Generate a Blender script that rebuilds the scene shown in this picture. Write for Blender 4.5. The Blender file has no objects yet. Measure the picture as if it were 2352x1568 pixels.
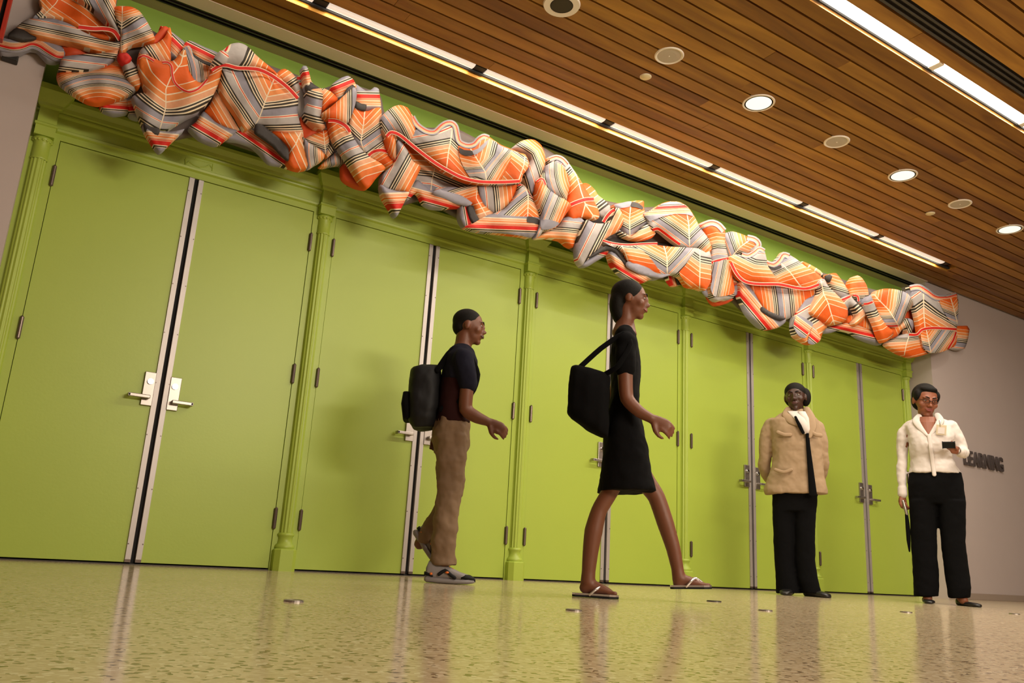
import bpy, bmesh, math, random
from mathutils import Vector, Matrix, geometry
random.seed(7)
PI = math.pi
S = bpy.context.scene
COL = S.collection

# ------------------------------------------------------------------ camera
CAM = Vector((-0.87866464, -5.43320064, 0.17918566))
ROWS = [Vector((0.8346263723650482, -0.5478719019526884, 0.056878797485558324)),
        Vector((0.18506938647600069, 0.18166827873317556, -0.9657877399778385)),
        Vector((0.5187948927486238, 0.8165984420464917, 0.2530194532147181))]
FPX = 1878.6276
cd = bpy.data.cameras.new('camera'); cam = bpy.data.objects.new('camera', cd); COL.objects.link(cam)
cd.sensor_width = 36.0; cd.sensor_fit = 'HORIZONTAL'; cd.lens = FPX / 2352 * 36.0; cd.clip_start = 0.02; cd.clip_end = 200
rx, ry, rz = ROWS[0], -ROWS[1], -ROWS[2]
cam.matrix_world = Matrix(((rx.x, ry.x, rz.x, CAM.x), (rx.y, ry.y, rz.y, CAM.y), (rx.z, ry.z, rz.z, CAM.z), (0, 0, 0, 1)))
S.camera = cam

# ------------------------------------------------------------------ world, exposure
wd = bpy.data.worlds.new('world'); S.world = wd; wd.use_nodes = True
bg = wd.node_tree.nodes['Background']; bg.inputs[0].default_value = (0.9, 0.72, 0.5, 1); bg.inputs[1].default_value = 0.03
S.view_settings.view_transform = 'Standard'; S.view_settings.look = 'None'; S.view_settings.gamma = 1
S.view_settings.use_curve_mapping = False
S.view_settings.exposure = 0.2

HC = 3.61           # ceiling height
P = 0.1185          # plank pitch
Y0 = -0.332         # first plank edge

# ------------------------------------------------------------------ lamps
def area(name, loc, sx, sy, power, color, rot=(0, 0, 0), spread=180):
    l = bpy.data.lights.new(name, 'AREA'); l.shape = 'RECTANGLE'; l.size = sx; l.size_y = sy; l.energy = power; l.color = color
    l.spread = math.radians(spread)
    o = bpy.data.objects.new(name, l); COL.objects.link(o); o.location = loc; o.rotation_euler = rot
    return o
WARM = (1.0, 0.87, 0.70)
LAMPX = [-0.77 + 1.22 * i for i in range(8)]     # joints of slot one
SLOTP = [3, 5.5, 9.5, 12, 12, 10, 7]
for i in range(7):
    area('slot_lamp', ((LAMPX[i] + LAMPX[i + 1]) / 2, -0.757, 3.600), 1.1, 0.05, SLOTP[i], WARM, (math.radians(38), 0, 0), 175)
    area('lip_fill', ((LAMPX[i] + LAMPX[i + 1]) / 2, -0.7005, 3.606), 1.1, 0.01, 0.5, (1.0, 0.74, 0.38), (math.radians(82), 0, 0), 170)  # added light without a fitting of its own, brightens the wooden lip
for i, pw in enumerate([0, 17, 31, 33, 27, 14, 6, 3]):
    if pw: area('slot_lamp', (0.48 + 1.2233 * i + 0.61, -2.765, 3.60), 1.1, 0.09, pw, (1.0, 0.89, 0.74))
for x in (3.577, 5.46, 7.30):
    area('downlight_lamp', (x, -1.71, 3.598), 0.14, 0.14, 7, WARM)
# unseen area lights added behind the camera for frontal light on the doors
for x, pw in ((1.2, 40), (4.0, 28)):
    area('rear_fill', (x, -5.7, 3.58), 2.2, 0.4, pw, WARM)
for x, pw in ((0.4, 18), (2.6, 190), (5.2, 50)):
    area('rear_fill', (x, -8.3, 2.7), 2.2, 0.5, pw, WARM, (math.radians(80), 0, 0))

# ------------------------------------------------------------------ materials
def mat(name, col, rough=0.6, metal=0.0, spec=0.5, bump=0.0, bscale=200.0, var=0.0, vscale=3.0, emit=None, estr=0.0, coat=0.0):
    m = bpy.data.materials.new(name); m.use_nodes = True; nt = m.node_tree; b = nt.nodes['Principled BSDF']
    b.inputs['Base Color'].default_value = (*col, 1); b.inputs['Roughness'].default_value = rough
    b.inputs['Metallic'].default_value = metal; b.inputs['Specular IOR Level'].default_value = spec
    b.inputs['Coat Weight'].default_value = coat
    if emit: b.inputs['Emission Color'].default_value = (*emit, 1); b.inputs['Emission Strength'].default_value = estr
    g = nt.nodes.new('ShaderNodeNewGeometry')
    if var > 0:
        n = nt.nodes.new('ShaderNodeTexNoise'); n.inputs['Scale'].default_value = vscale; n.inputs['Detail'].default_value = 4
        nt.links.new(g.outputs['Position'], n.inputs['Vector'])
        mx = nt.nodes.new('ShaderNodeMix'); mx.data_type = 'RGBA'
        mx.inputs[6].default_value = (*[c * (1 - var) for c in col], 1); mx.inputs[7].default_value = (*[min(1, c * (1 + var)) for c in col], 1)
        nt.links.new(n.outputs['Fac'], mx.inputs[0]); nt.links.new(mx.outputs[2], b.inputs['Base Color'])
    if bump > 0:
        n2 = nt.nodes.new('ShaderNodeTexNoise'); n2.inputs['Scale'].default_value = bscale
        nt.links.new(g.outputs['Position'], n2.inputs['Vector'])
        bp = nt.nodes.new('ShaderNodeBump'); bp.inputs['Strength'].default_value = bump; bp.inputs['Distance'].default_value = 0.002
        nt.links.new(n2.outputs['Fac'], bp.inputs['Height']); nt.links.new(bp.outputs['Normal'], b.inputs['Normal'])
    return m
M = {}
GREEN = (0.375, 0.49, 0.065)
M['green'] = mat('green_paint', GREEN, 0.42, var=0.05, vscale=1.5, bump=0.15, bscale=60)
M['green_wall'] = mat('green_wall_paint', (0.27, 0.44, 0.06), 0.6, var=0.04)
M['white_wall'] = mat('off_white_wall', (0.50, 0.425, 0.405), 0.75, var=0.04, bump=0.1)
M['back_wall'] = mat('hall_wall', (0.40, 0.27, 0.19), 0.8, var=0.05)
M['cream'] = mat('cream_trim', (0.82, 0.68, 0.58), 0.6, var=0.03)
M['soffit'] = mat('soffit_grey', (0.45, 0.37, 0.22), 0.6, var=0.05)
M['black'] = mat('black_gap', (0.004, 0.004, 0.004), 0.8)
M['slot_dark'] = mat('dark_metal_channel', (0.02, 0.018, 0.015), 0.45, metal=0.3)
M['slot_mid'] = mat('grey_metal_blade', (0.07, 0.06, 0.05), 0.4, metal=0.4)
M['alu'] = mat('brushed_aluminium', (0.50, 0.46, 0.44), 0.45, metal=0.5, var=0.08, vscale=8)
M['steel'] = mat('satin_steel', (0.40, 0.36, 0.33), 0.36, metal=0.85)
M['chrome'] = mat('chrome', (0.8, 0.82, 0.85), 0.12, metal=1.0)
M['hinge'] = mat('hinge_bronze', (0.16, 0.12, 0.10), 0.35, metal=0.7)
M['tube'] = mat('lit_tube', (0.9, 0.9, 0.85), 0.5, emit=(1.0, 0.90, 0.76), estr=7.0)
M['tube_soft'] = mat('lit_reflector', (0.8, 0.76, 0.7), 0.4, emit=(1.0, 0.87, 0.74), estr=0.5)
M['lens'] = mat('lit_lens', (0.9, 0.88, 0.8), 0.4, emit=(1.0, 0.89, 0.70), estr=0.95)
M['ring'] = mat('fixture_white', (0.85, 0.80, 0.76), 0.4)
M['grille'] = mat('speaker_grille', (0.50, 0.45, 0.40), 0.6, bump=0.5, bscale=500)
M['tan_disc'] = mat('cover_tan', (0.72, 0.64, 0.42), 0.5)
M['letter'] = mat('dark_letter', (0.12, 0.10, 0.10), 0.4, metal=0.3)
M['redframe'] = mat('red_frame', (0.42, 0.03, 0.015), 0.4)
M['redprint'] = mat('red_print', (0.55, 0.08, 0.02), 0.5, var=0.6, vscale=22)

def wood():
    m = bpy.data.materials.new('cedar_plank'); m.use_nodes = True; nt = m.node_tree; b = nt.nodes['Principled BSDF']; L = nt.links
    g = nt.nodes.new('ShaderNodeNewGeometry'); oi = nt.nodes.new('ShaderNodeObjectInfo')
    mp = nt.nodes.new('ShaderNodeMapping'); mp.inputs['Scale'].default_value = (0.9, 8, 8)
    add = nt.nodes.new('ShaderNodeVectorMath'); add.operation = 'MULTIPLY_ADD'
    cmb = nt.nodes.new('ShaderNodeCombineXYZ'); L.new(oi.outputs['Random'], cmb.inputs[0]); L.new(oi.outputs['Random'], cmb.inputs[1])
    add.inputs[1].default_value = (31, 17, 0); L.new(cmb.outputs[0], add.inputs[0]); L.new(g.outputs['Position'], add.inputs[2])
    L.new(add.outputs[0], mp.inputs['Vector'])
    n = nt.nodes.new('ShaderNodeTexNoise'); n.inputs['Scale'].default_value = 1.3; n.inputs['Detail'].default_value = 6; n.inputs['Distortion'].default_value = 0.8
    L.new(mp.outputs[0], n.inputs['Vector'])
    r = nt.nodes.new('ShaderNodeValToRGB'); r.color_ramp.elements[0].position = 0.32; r.color_ramp.elements[1].position = 0.72
    r.color_ramp.elements[0].color = (0.20, 0.080, 0.011, 1); r.color_ramp.elements[1].color = (0.39, 0.190, 0.028, 1)
    L.new(n.outputs['Fac'], r.inputs[0])
    r2 = nt.nodes.new('ShaderNodeValToRGB'); e = r2.color_ramp.elements
    e[0].position = 0; e[0].color = (0.55, 0.42, 0.40, 1); e[1].position = 1; e[1].color = (1.22, 1.22, 1.1, 1)
    x = e.new(0.15); x.color = (0.84, 0.80, 0.75, 1); x = e.new(0.6); x.color = (1, 1, 1, 1)
    L.new(oi.outputs['Random'], r2.inputs[0])
    mx = nt.nodes.new('ShaderNodeMix'); mx.data_type = 'RGBA'; mx.blend_type = 'MULTIPLY'; mx.inputs[0].default_value = 1
    L.new(r.outputs[0], mx.inputs[6]); L.new(r2.outputs[0], mx.inputs[7]); L.new(mx.outputs[2], b.inputs['Base Color'])
    b.inputs['Roughness'].default_value = 0.5
    return m
M['wood'] = wood()

def terrazzo():
    m = bpy.data.materials.new('terrazzo'); m.use_nodes = True; nt = m.node_tree; b = nt.nodes['Principled BSDF']; L = nt.links
    g = nt.nodes.new('ShaderNodeNewGeometry')
    v = nt.nodes.new('ShaderNodeTexVoronoi'); v.inputs['Scale'].default_value = 105; L.new(g.outputs['Position'], v.inputs['Vector'])
    r = nt.nodes.new('ShaderNodeValToRGB'); r.color_ramp.interpolation = 'CONSTANT'; e = r.color_ramp.elements
    e[0].position = 0; e[0].color = (0.15, 0.10, 0.055, 1); e[1].position = 0.10; e[1].color = (0.50, 0.40, 0.25, 1)
    x = e.new(0.45); x.color = (0.55, 0.45, 0.29, 1); x = e.new(0.75); x.color = (0.47, 0.37, 0.22, 1); x = e.new(0.9); x.color = (0.64, 0.55, 0.38, 1)
    sp = nt.nodes.new('ShaderNodeSeparateColor'); L.new(v.outputs['Color'], sp.inputs[0]); L.new(sp.outputs[0], r.inputs[0])
    n = nt.nodes.new('ShaderNodeTexNoise'); n.inputs['Scale'].default_value = 1.4; L.new(g.outputs['Position'], n.inputs['Vector'])
    mx = nt.nodes.new('ShaderNodeMix'); mx.data_type = 'RGBA'; mx.blend_type = 'MULTIPLY'; mx.inputs[0].default_value = 0.35
    L.new(r.outputs[0], mx.inputs[6]); L.new(n.outputs['Color'], mx.inputs[7]); 
    rr = nt.nodes.new('ShaderNodeMapRange'); rr.inputs[3].default_value = 0.8; rr.inputs[4].default_value = 1.1; L.new(n.outputs['Fac'], rr.inputs[0])
    L.new(rr.outputs[0], mx.inputs[7]); L.new(mx.outputs[2], b.inputs['Base Color'])
    b.inputs['Roughness'].default_value = 0.15; b.inputs['Specular IOR Level'].default_value = 0.2
    n3 = nt.nodes.new('ShaderNodeTexNoise'); n3.inputs['Scale'].default_value = 9; L.new(g.outputs['Position'], n3.inputs['Vector'])
    bp = nt.nodes.new('ShaderNodeBump'); bp.inputs['Strength'].default_value = 0.02; bp.inputs['Distance'].default_value = 0.01
    L.new(n3.outputs['Fac'], bp.inputs['Height']); L.new(bp.outputs['Normal'], b.inputs['Normal'])
    return m
M['floor'] = terrazzo()

# ------------------------------------------------------------------ helpers
def at(px, py, y=None, z=None, x=None):
    d = ROWS[0] * ((px - 1176) / FPX) + ROWS[1] * ((py - 784) / FPX) + ROWS[2]
    if y is not None: t = (y - CAM.y) / d.y
    elif z is not None: t = (z - CAM.z) / d.z
    else: t = (x - CAM.x) / d.x
    return CAM + d * t
WL = {}
def thing(name, label, cat, loc=(0, 0, 0), group=None, kind=None):
    o = bpy.data.objects.new(name, None); COL.objects.link(o); o.location = loc; o.empty_display_size = 0.1
    if label: o['label'] = label
    if cat: o['category'] = cat
    if group: o['group'] = group
    if kind: o['kind'] = kind
    WL[o] = Vector(loc); return o
def part(name, bm, m, parent=None, smooth=False, label=None, kind=None, cat=None, group=None, mods=None):
    off = WL[parent] if parent else Vector((0, 0, 0))
    if off.length > 0: bmesh.ops.translate(bm, verts=bm.verts, vec=-off)
    me = bpy.data.meshes.new(name); bm.normal_update(); bm.to_mesh(me); bm.free()
    ms = m if isinstance(m, (list, tuple)) else [m]
    for q in ms: me.materials.append(M[q] if isinstance(q, str) else q)
    if smooth: me.polygons.foreach_set('use_smooth', [True] * len(me.polygons))
    o = bpy.data.objects.new(name, me); COL.objects.link(o); WL[o] = off
    if parent: o.parent = parent
    if label: o['label'] = label
    if kind: o['kind'] = kind
    if cat: o['category'] = cat
    if group: o['group'] = group
    return o
def B(): return bmesh.new()
def box(bm, x0, x1, y0, y1, z0, z1, bev=0.0):
    r = bmesh.ops.create_cube(bm, size=1.0)
    for v in r['verts']: v.co = Vector(((x0 + x1) / 2 + v.co.x * (x1 - x0), (y0 + y1) / 2 + v.co.y * (y1 - y0), (z0 + z1) / 2 + v.co.z * (z1 - z0)))
    if bev > 0:
        es = list({e for v in r['verts'] for e in v.link_edges})
        bmesh.ops.bevel(bm, geom=es, offset=bev, segments=2, affect='EDGES', profile=0.5)
def cyl(bm, c, ax, r0, r1, h, n=20, ax_up=None):
    """cone/cylinder centred at c along axis ax (unit), length h"""
    ax = Vector(ax).normalized(); r = bmesh.ops.create_cone(bm, cap_ends=True, segments=n, radius1=r0, radius2=r1, depth=h)
    q = Vector((0, 0, 1)).rotation_difference(ax).to_matrix()
    for v in r['verts']: v.co = q @ v.co + Vector(c)
def ball(bm, c, rad, n=2, rot=None):
    r = bmesh.ops.create_icosphere(bm, subdivisions=n, radius=1)
    rad = (rad, rad, rad) if isinstance(rad, (int, float)) else rad
    for v in r['verts']:
        p = Vector((v.co.x * rad[0], v.co.y * rad[1], v.co.z * rad[2]))
        if rot: p = rot @ p
        v.co = p + Vector(c)
def loft(bm, rings, cap=True):
    vs = [[bm.verts.new(p) for p in rg] for rg in rings]; n = len(rings[0])
    for a, b in zip(vs[:-1], vs[1:]):
        for i in range(n): bm.faces.new((a[i], a[(i + 1) % n], b[(i + 1) % n], b[i]))
    if cap:
        bm.faces.new(list(reversed(vs[0]))); bm.faces.new(vs[-1])
def lathe(bm, prof, cx, cy, a0=0.0, a1=2 * PI, n=24, flute=0.0, nf=8):
    """prof list of (r,z)"""
    full = abs(a1 - a0 - 2 * PI) < 1e-6; k = n if full else n + 1
    vs = []
    for r, z in prof:
        row = []
        for i in range(k):
            a = a0 + (a1 - a0) * i / n; rr = r * (1 + flute * math.cos(a * nf)) if flute else r
            row.append(bm.verts.new((cx + rr * math.cos(a), cy + rr * math.sin(a), z)))
        vs.append(row)
    for a, b in zip(vs[:-1], vs[1:]):
        for i in range(k if full else k - 1):
            j = (i + 1) % k; bm.faces.new((a[i], a[j], b[j], b[i]))
    if full: bm.faces.new(list(reversed(vs[0]))); bm.faces.new(vs[-1])
def prism_x(bm, prof, x0, x1):
    """prof list of (y,z) closed polygon extruded along x"""
    a = [bm.verts.new((x0, y, z)) for y, z in prof]; b = [bm.verts.new((x1, y, z)) for y, z in prof]; n = len(prof)
    for i in range(n): bm.faces.new((a[i], a[(i + 1) % n], b[(i + 1) % n], b[i]))
    bm.faces.new(list(reversed(a))); bm.faces.new(b)
    bmesh.ops.recalc_face_normals(bm, faces=bm.faces)

# ------------------------------------------------------------------ room shell
XL, XR = -0.975, 8.155       # inner faces of the two projecting white walls
RX0, RX1, RY0 = -6.0, 17.0, -9.5
b = B(); box(b, RX0, RX1, RY0, 0.3, -0.1, 0.0); part('floor', b, 'floor', kind='structure')
b = B(); box(b, RX0, RX1, RY0, 0.3, HC + 0.06, HC + 0.2); ceil = part('ceiling', b, 'black', kind='structure')
b = B(); box(b, XL - 0.02, XR + 0.02, 0.0, 0.3, 2.62, HC + 0.05); part('wall_back', b, 'green_wall', kind='structure')
b = B(); box(b, RX0, XL, -0.3, 0.3, 0, HC + 0.05); wl = part('wall_back_left', b, 'white_wall', kind='structure')
b = B(); box(b, XR, RX1, -0.3, 0.3, 0, HC + 0.05); wr = part('wall_back_right', b, 'white_wall', kind='structure')
b = B(); box(b, XR + 0.01, RX1, -0.312, -0.3, 0, 0.07, 0.003); part('baseboard_right', b, mat('base_tan', (0.34, 0.27, 0.22), 0.5), kind='structure')
b = B(); box(b, RX0 - 0.2, RX0, RY0, 0.3, 0, HC + 0.1); part('wall_left', b, 'back_wall', kind='structure')
b = B(); box(b, RX1, RX1 + 0.2, RY0, 0.3, 0, HC + 0.1); part('wall_right', b, 'back_wall', kind='structure')
b = B(); box(b, RX0, RX1, RY0 - 0.2, RY0, 0, HC + 0.1); part('wall_front', b, 'back_wall', kind='structure')

# soffit of the door alcove: grey strip, black linear diffuser, cream band
b = B(); box(b, XL, XR, -0.108, 0.0, HC, HC + 0.04); part('trim_1', b, 'soffit', kind='structure')
b = B(); box(b, XL, XR, Y0 - 0.004, -0.198, HC - 0.003, HC + 0.04, 0.002); part('trim_2', b, 'cream', kind='structure')
df = thing('ceiling_diffuser', 'long black twin-slot air diffuser running above the green door wall', 'air vent', (3.5, -0.15, HC))
b = B(); box(b, XL, XR, -0.198, -0.108, HC + 0.03, HC + 0.04); part('backing', b, 'black', df)
for y in (-0.190, -0.153, -0.116):
    b = B(); box(b, XL, XR, y - 0.005, y + 0.005, HC - 0.002, HC + 0.03); part('blade', b, 'slot_mid' if y == -0.153 else 'slot_dark', df)

# plank ceiling --------------------------------------------------------
def unit_box():
    b = B(); box(b, -0.5, 0.5, -0.5, 0.5, -0.5, 0.5)
    me = bpy.data.meshes.new('plank'); b.to_mesh(me); b.free(); me.materials.append(M['wood']); return me
PL = unit_box()
def plank(x0, x1, row, zj=0.0):
    y1 = Y0 - P * row; y0 = y1 - P + 0.017
    o = bpy.data.objects.new('plank', PL); COL.objects.link(o); o.parent = ceil
    o.location = ((x0 + x1) / 2, (y0 + y1) / 2, HC + 0.0125 + zj); o.scale = (x1 - x0 - 0.002, y1 - y0, 0.025)
rj = random.Random(3)
SLOT2 = (20, )           # row of the second lamp slot
for row in range(0, 31):
    if row in (22,): continue
    x = -1.6 if row < 12 else 0.6
    x0lim = x; x -= 0; cur = x; lim = 12.6
    first = rj.uniform(0.8, 3.4); nx = cur + first
    while cur < lim:
        nx = min(nx, lim)
        if lim - nx < 0.6: nx = lim
        segs = [(cur, nx)]
        if row == 3: segs = [(max(cur, 7.935), nx)] if nx > 7.95 else []
        if row == 20: segs = [(max(cur, 9.2), nx)] if nx > 9.25 else []
        for s0, s1 in segs: plank(s0, s1, row, rj.uniform(-0.001, 0.001))
        cur = nx; nx = cur + rj.choice((2.44, 3.05, 3.66, 4.27))
# rest of the boards, beyond the photograph
b = B()
for row in range(0, 76):
    y1 = Y0 - P * row; y0 = y1 - P + 0.017
    spans = [(RX0, -1.602), (12.602, RX1)] if row < 12 else ([(RX0, 0.598), (12.602, RX1)] if row < 31 else [(RX0, RX1)])
    if row == 3: spans = spans[1:]
    for s0, s1 in spans: box(b, s0, s1, y0, y1, HC, HC + 0.025)
part('plank_field', b, 'wood', ceil, kind='stuff')

# slot one
WX = 7.935
sl = thing('slot_light', 'long recessed slot light beside the green wall, white reflectors broken by dark joints', 'ceiling light', (3.4, -0.75, HC))
b = B(); box(b, RX0, WX, -0.812, -0.68, HC + 0.045, HC + 0.055); part('housing', b, 'slot_dark', sl)
b = B(); box(b, -1.6, WX, -0.6885, -0.6845, HC - 0.026, HC + 0.05); part('wood_lip', b, 'wood', sl, label='thin wooden edge glowing beside the lamps')
b = B(); box(b, WX, WX + 0.012, -0.79, -0.69, HC - 0.012, HC + 0.05); part('end_lip', b, 'wood', sl)
b = B(); box(b, -1.6, WX, -0.7225, -0.704, HC - 0.004, HC + 0.02); part('divider', b, 'black', sl)
for i in range(7):
    b = B(); x0 = LAMPX[i] + 0.05; x1 = LAMPX[i + 1] - 0.05
    n = 8; rings = []
    for x in (x0, x1):
        rings.append([Vector((x, -0.757 + 0.034 * math.cos(PI * k / n + PI), HC + 0.012 - 0.012 * math.sin(PI * k / n))) for k in range(n + 1)] + [Vector((x, -0.723, HC + 0.03)), Vector((x, -0.791, HC + 0.03))])
    loft(b, rings); bmesh.ops.recalc_face_normals(b, faces=b.faces); part('reflector', b, 'tube_soft', sl)
    b = B(); box(b, LAMPX[i + 1] - 0.05, LAMPX[i + 1] + 0.05, -0.785, -0.729, HC + 0.008, HC + 0.03, 0.004); part('lamp_socket', b, 'slot_dark', sl)
# slot two
s2 = thing('slot_light', 'bright bare fluorescent slot light crossing the planks at upper right', 'ceiling light', (5.0, -2.76, HC))
ya = Y0 - P * 20
b = B(); box(b, 0.5, 9.2, ya - P + 0.01, ya + 0.004, HC + 0.05, HC + 0.06); part('housing', b, 'ring', s2)
b = B(); box(b, 0.5, 9.2, ya - 0.002, ya + 0.003, HC - 0.02, HC + 0.05); part('wood_lip', b, 'wood', s2)
b = B(); box(b, 0.5, 9.2, ya - 0.020, ya - 0.010, HC - 0.004, HC + 0.02); part('divider', b, 'black', s2)
for i in range(1, 7): area('lip_fill', (0.48 + 1.2233 * i + 0.61, ya - 0.0085, HC - 0.004), 1.1, 0.005, 0.12, (1.0, 0.74, 0.38), (math.radians(85), 0, 0), 170)  # extra lights added to brighten the lip of this slot
JX = [0.48 + 1.2233 * i for i in range(8)]
for i in range(7):
    for yy in (ya - 0.042, ya - 0.085):
        b = B(); cyl(b, ((JX[i] + JX[i + 1]) / 2, yy, HC + 0.018), (1, 0, 0), 0.0205, 0.0205, 1.13, 14); part('tube', b, 'tube', s2, smooth=False)
    b = B(); box(b, JX[i + 1] - 0.03, JX[i + 1] + 0.03, ya - 0.108, ya - 0.021, HC + 0.0, HC + 0.04, 0.004); part('lamp_socket', b, 'ring', s2)
# track
yt = Y0 - P * 22
tr = thing('light_track', 'dark recessed metal track in the planks beside the bright slot light', 'track', (5.0, yt - 0.05, HC))
b = B(); box(b, 0.6, 12.6, yt - P + 0.012, yt, HC + 0.02, HC + 0.04); part('backing', b, 'slot_dark', tr)
for dy in (0.012, 0.052, 0.090):
    b = B(); box(b, 0.6, 12.6, yt - dy - 0.007, yt - dy + 0.007, HC - 0.002, HC + 0.02); part('rail', b, 'slot_mid', tr)

# round fittings
for x, y, lab in ((3.577, -1.712, 'lit round downlight nearest the top of the planks'), (5.46, -1.702, 'lit round downlight, the middle one of the three'), (7.30, -1.69, 'lit round downlight farthest along, near the right edge')):
    t = thing('downlight', lab, 'ceiling light', (x, y, HC), 'round downlights in the plank ceiling')
    b = B(); lathe(b, [(0.105, HC - 0.004), (0.118, HC - 0.006), (0.121, HC - 0.001), (0.121, HC + 0.01), (0.105, HC + 0.01), (0.105, HC - 0.004)], x, y, n=36)
    part('trim_ring', b, 'ring', t, smooth=False)
    b = B(); lathe(b, [(0.001, HC - 0.008), (0.05, HC - 0.0075), (0.09, HC - 0.005), (0.106, HC - 0.002), (0.106, HC + 0.004), (0.001, HC + 0.004)], x, y, n=36); part('lens', b, 'lens', t, smooth=True)
x, y = 1.707, -1.72
t = thing('downlight', 'unlit downlight with deep cone cut by the top edge', 'ceiling light', (x, y, HC), 'round downlights in the plank ceiling')
b = B(); lathe(b, [(0.072, HC - 0.012), (0.115, HC - 0.012), (0.120, HC - 0.002), (0.120, HC + 0.006), (0.072, HC + 0.006)], x, y, n=36); part('trim_ring', b, 'ring', t)
b = B(); lathe(b, [(0.074, HC - 0.0125), (0.070, HC - 0.0125), (0.045, HC - 0.004), (0.001, HC-0.004)], x, y, n=30); part('cone', b, 'slot_dark', t)
for x, y, lab in ((2.627, -1.738, 'round grey speaker grille left of the first lit downlight'), (4.52, -1.713, 'round grey speaker grille between first and second lit downlights'), (6.379, -1.70, 'round grey speaker grille between second and third lit downlights')):
    t = thing('ceiling_speaker', lab, 'speaker', (x, y, HC), 'round speaker grilles in the plank ceiling')
    b = B(); lathe(b, [(0.083, HC - 0.004), (0.095, HC - 0.008), (0.102, HC - 0.002), (0.102, HC + 0.006), (0.083, HC + 0.006)], x, y, n=36); part('rim', b, 'ring', t)
    b = B(); lathe(b, [(0.001, HC - 0.006), (0.05, HC - 0.006), (0.084, HC - 0.004), (0.084, HC + 0.006), (0.001, HC + 0.006)], x, y, n=36); part('grille', b, 'grille', t)
    b = B(); lathe(b, [(0.001, HC - 0.009), (0.004, HC - 0.009), (0.005, HC - 0.005)], x, y, n=10); part('badge', b, 'ring', t)
for x, y, lab in ((2.674, -1.445, 'small tan sprinkler cover below the nearest speaker grille'), (6.381, -1.411, 'small tan sprinkler cover below the farthest speaker grille')):
    t = thing('sprinkler_cover', lab, 'sprinkler', (x, y, HC), 'sprinkler covers in the plank ceiling')
    b = B(); lathe(b, [(0.001, HC - 0.010), (0.034, HC - 0.009), (0.040, HC - 0.004), (0.040, HC - 0.001)], x, y, n=24); part('cap', b, 'tan_disc', t, smooth=True)
    b = B(); lathe(b, [(0.030, HC - 0.003), (0.043, HC - 0.002), (0.043, HC + 0.002)], x, y, n=24); part('rim', b, 'ring', t)

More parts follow.
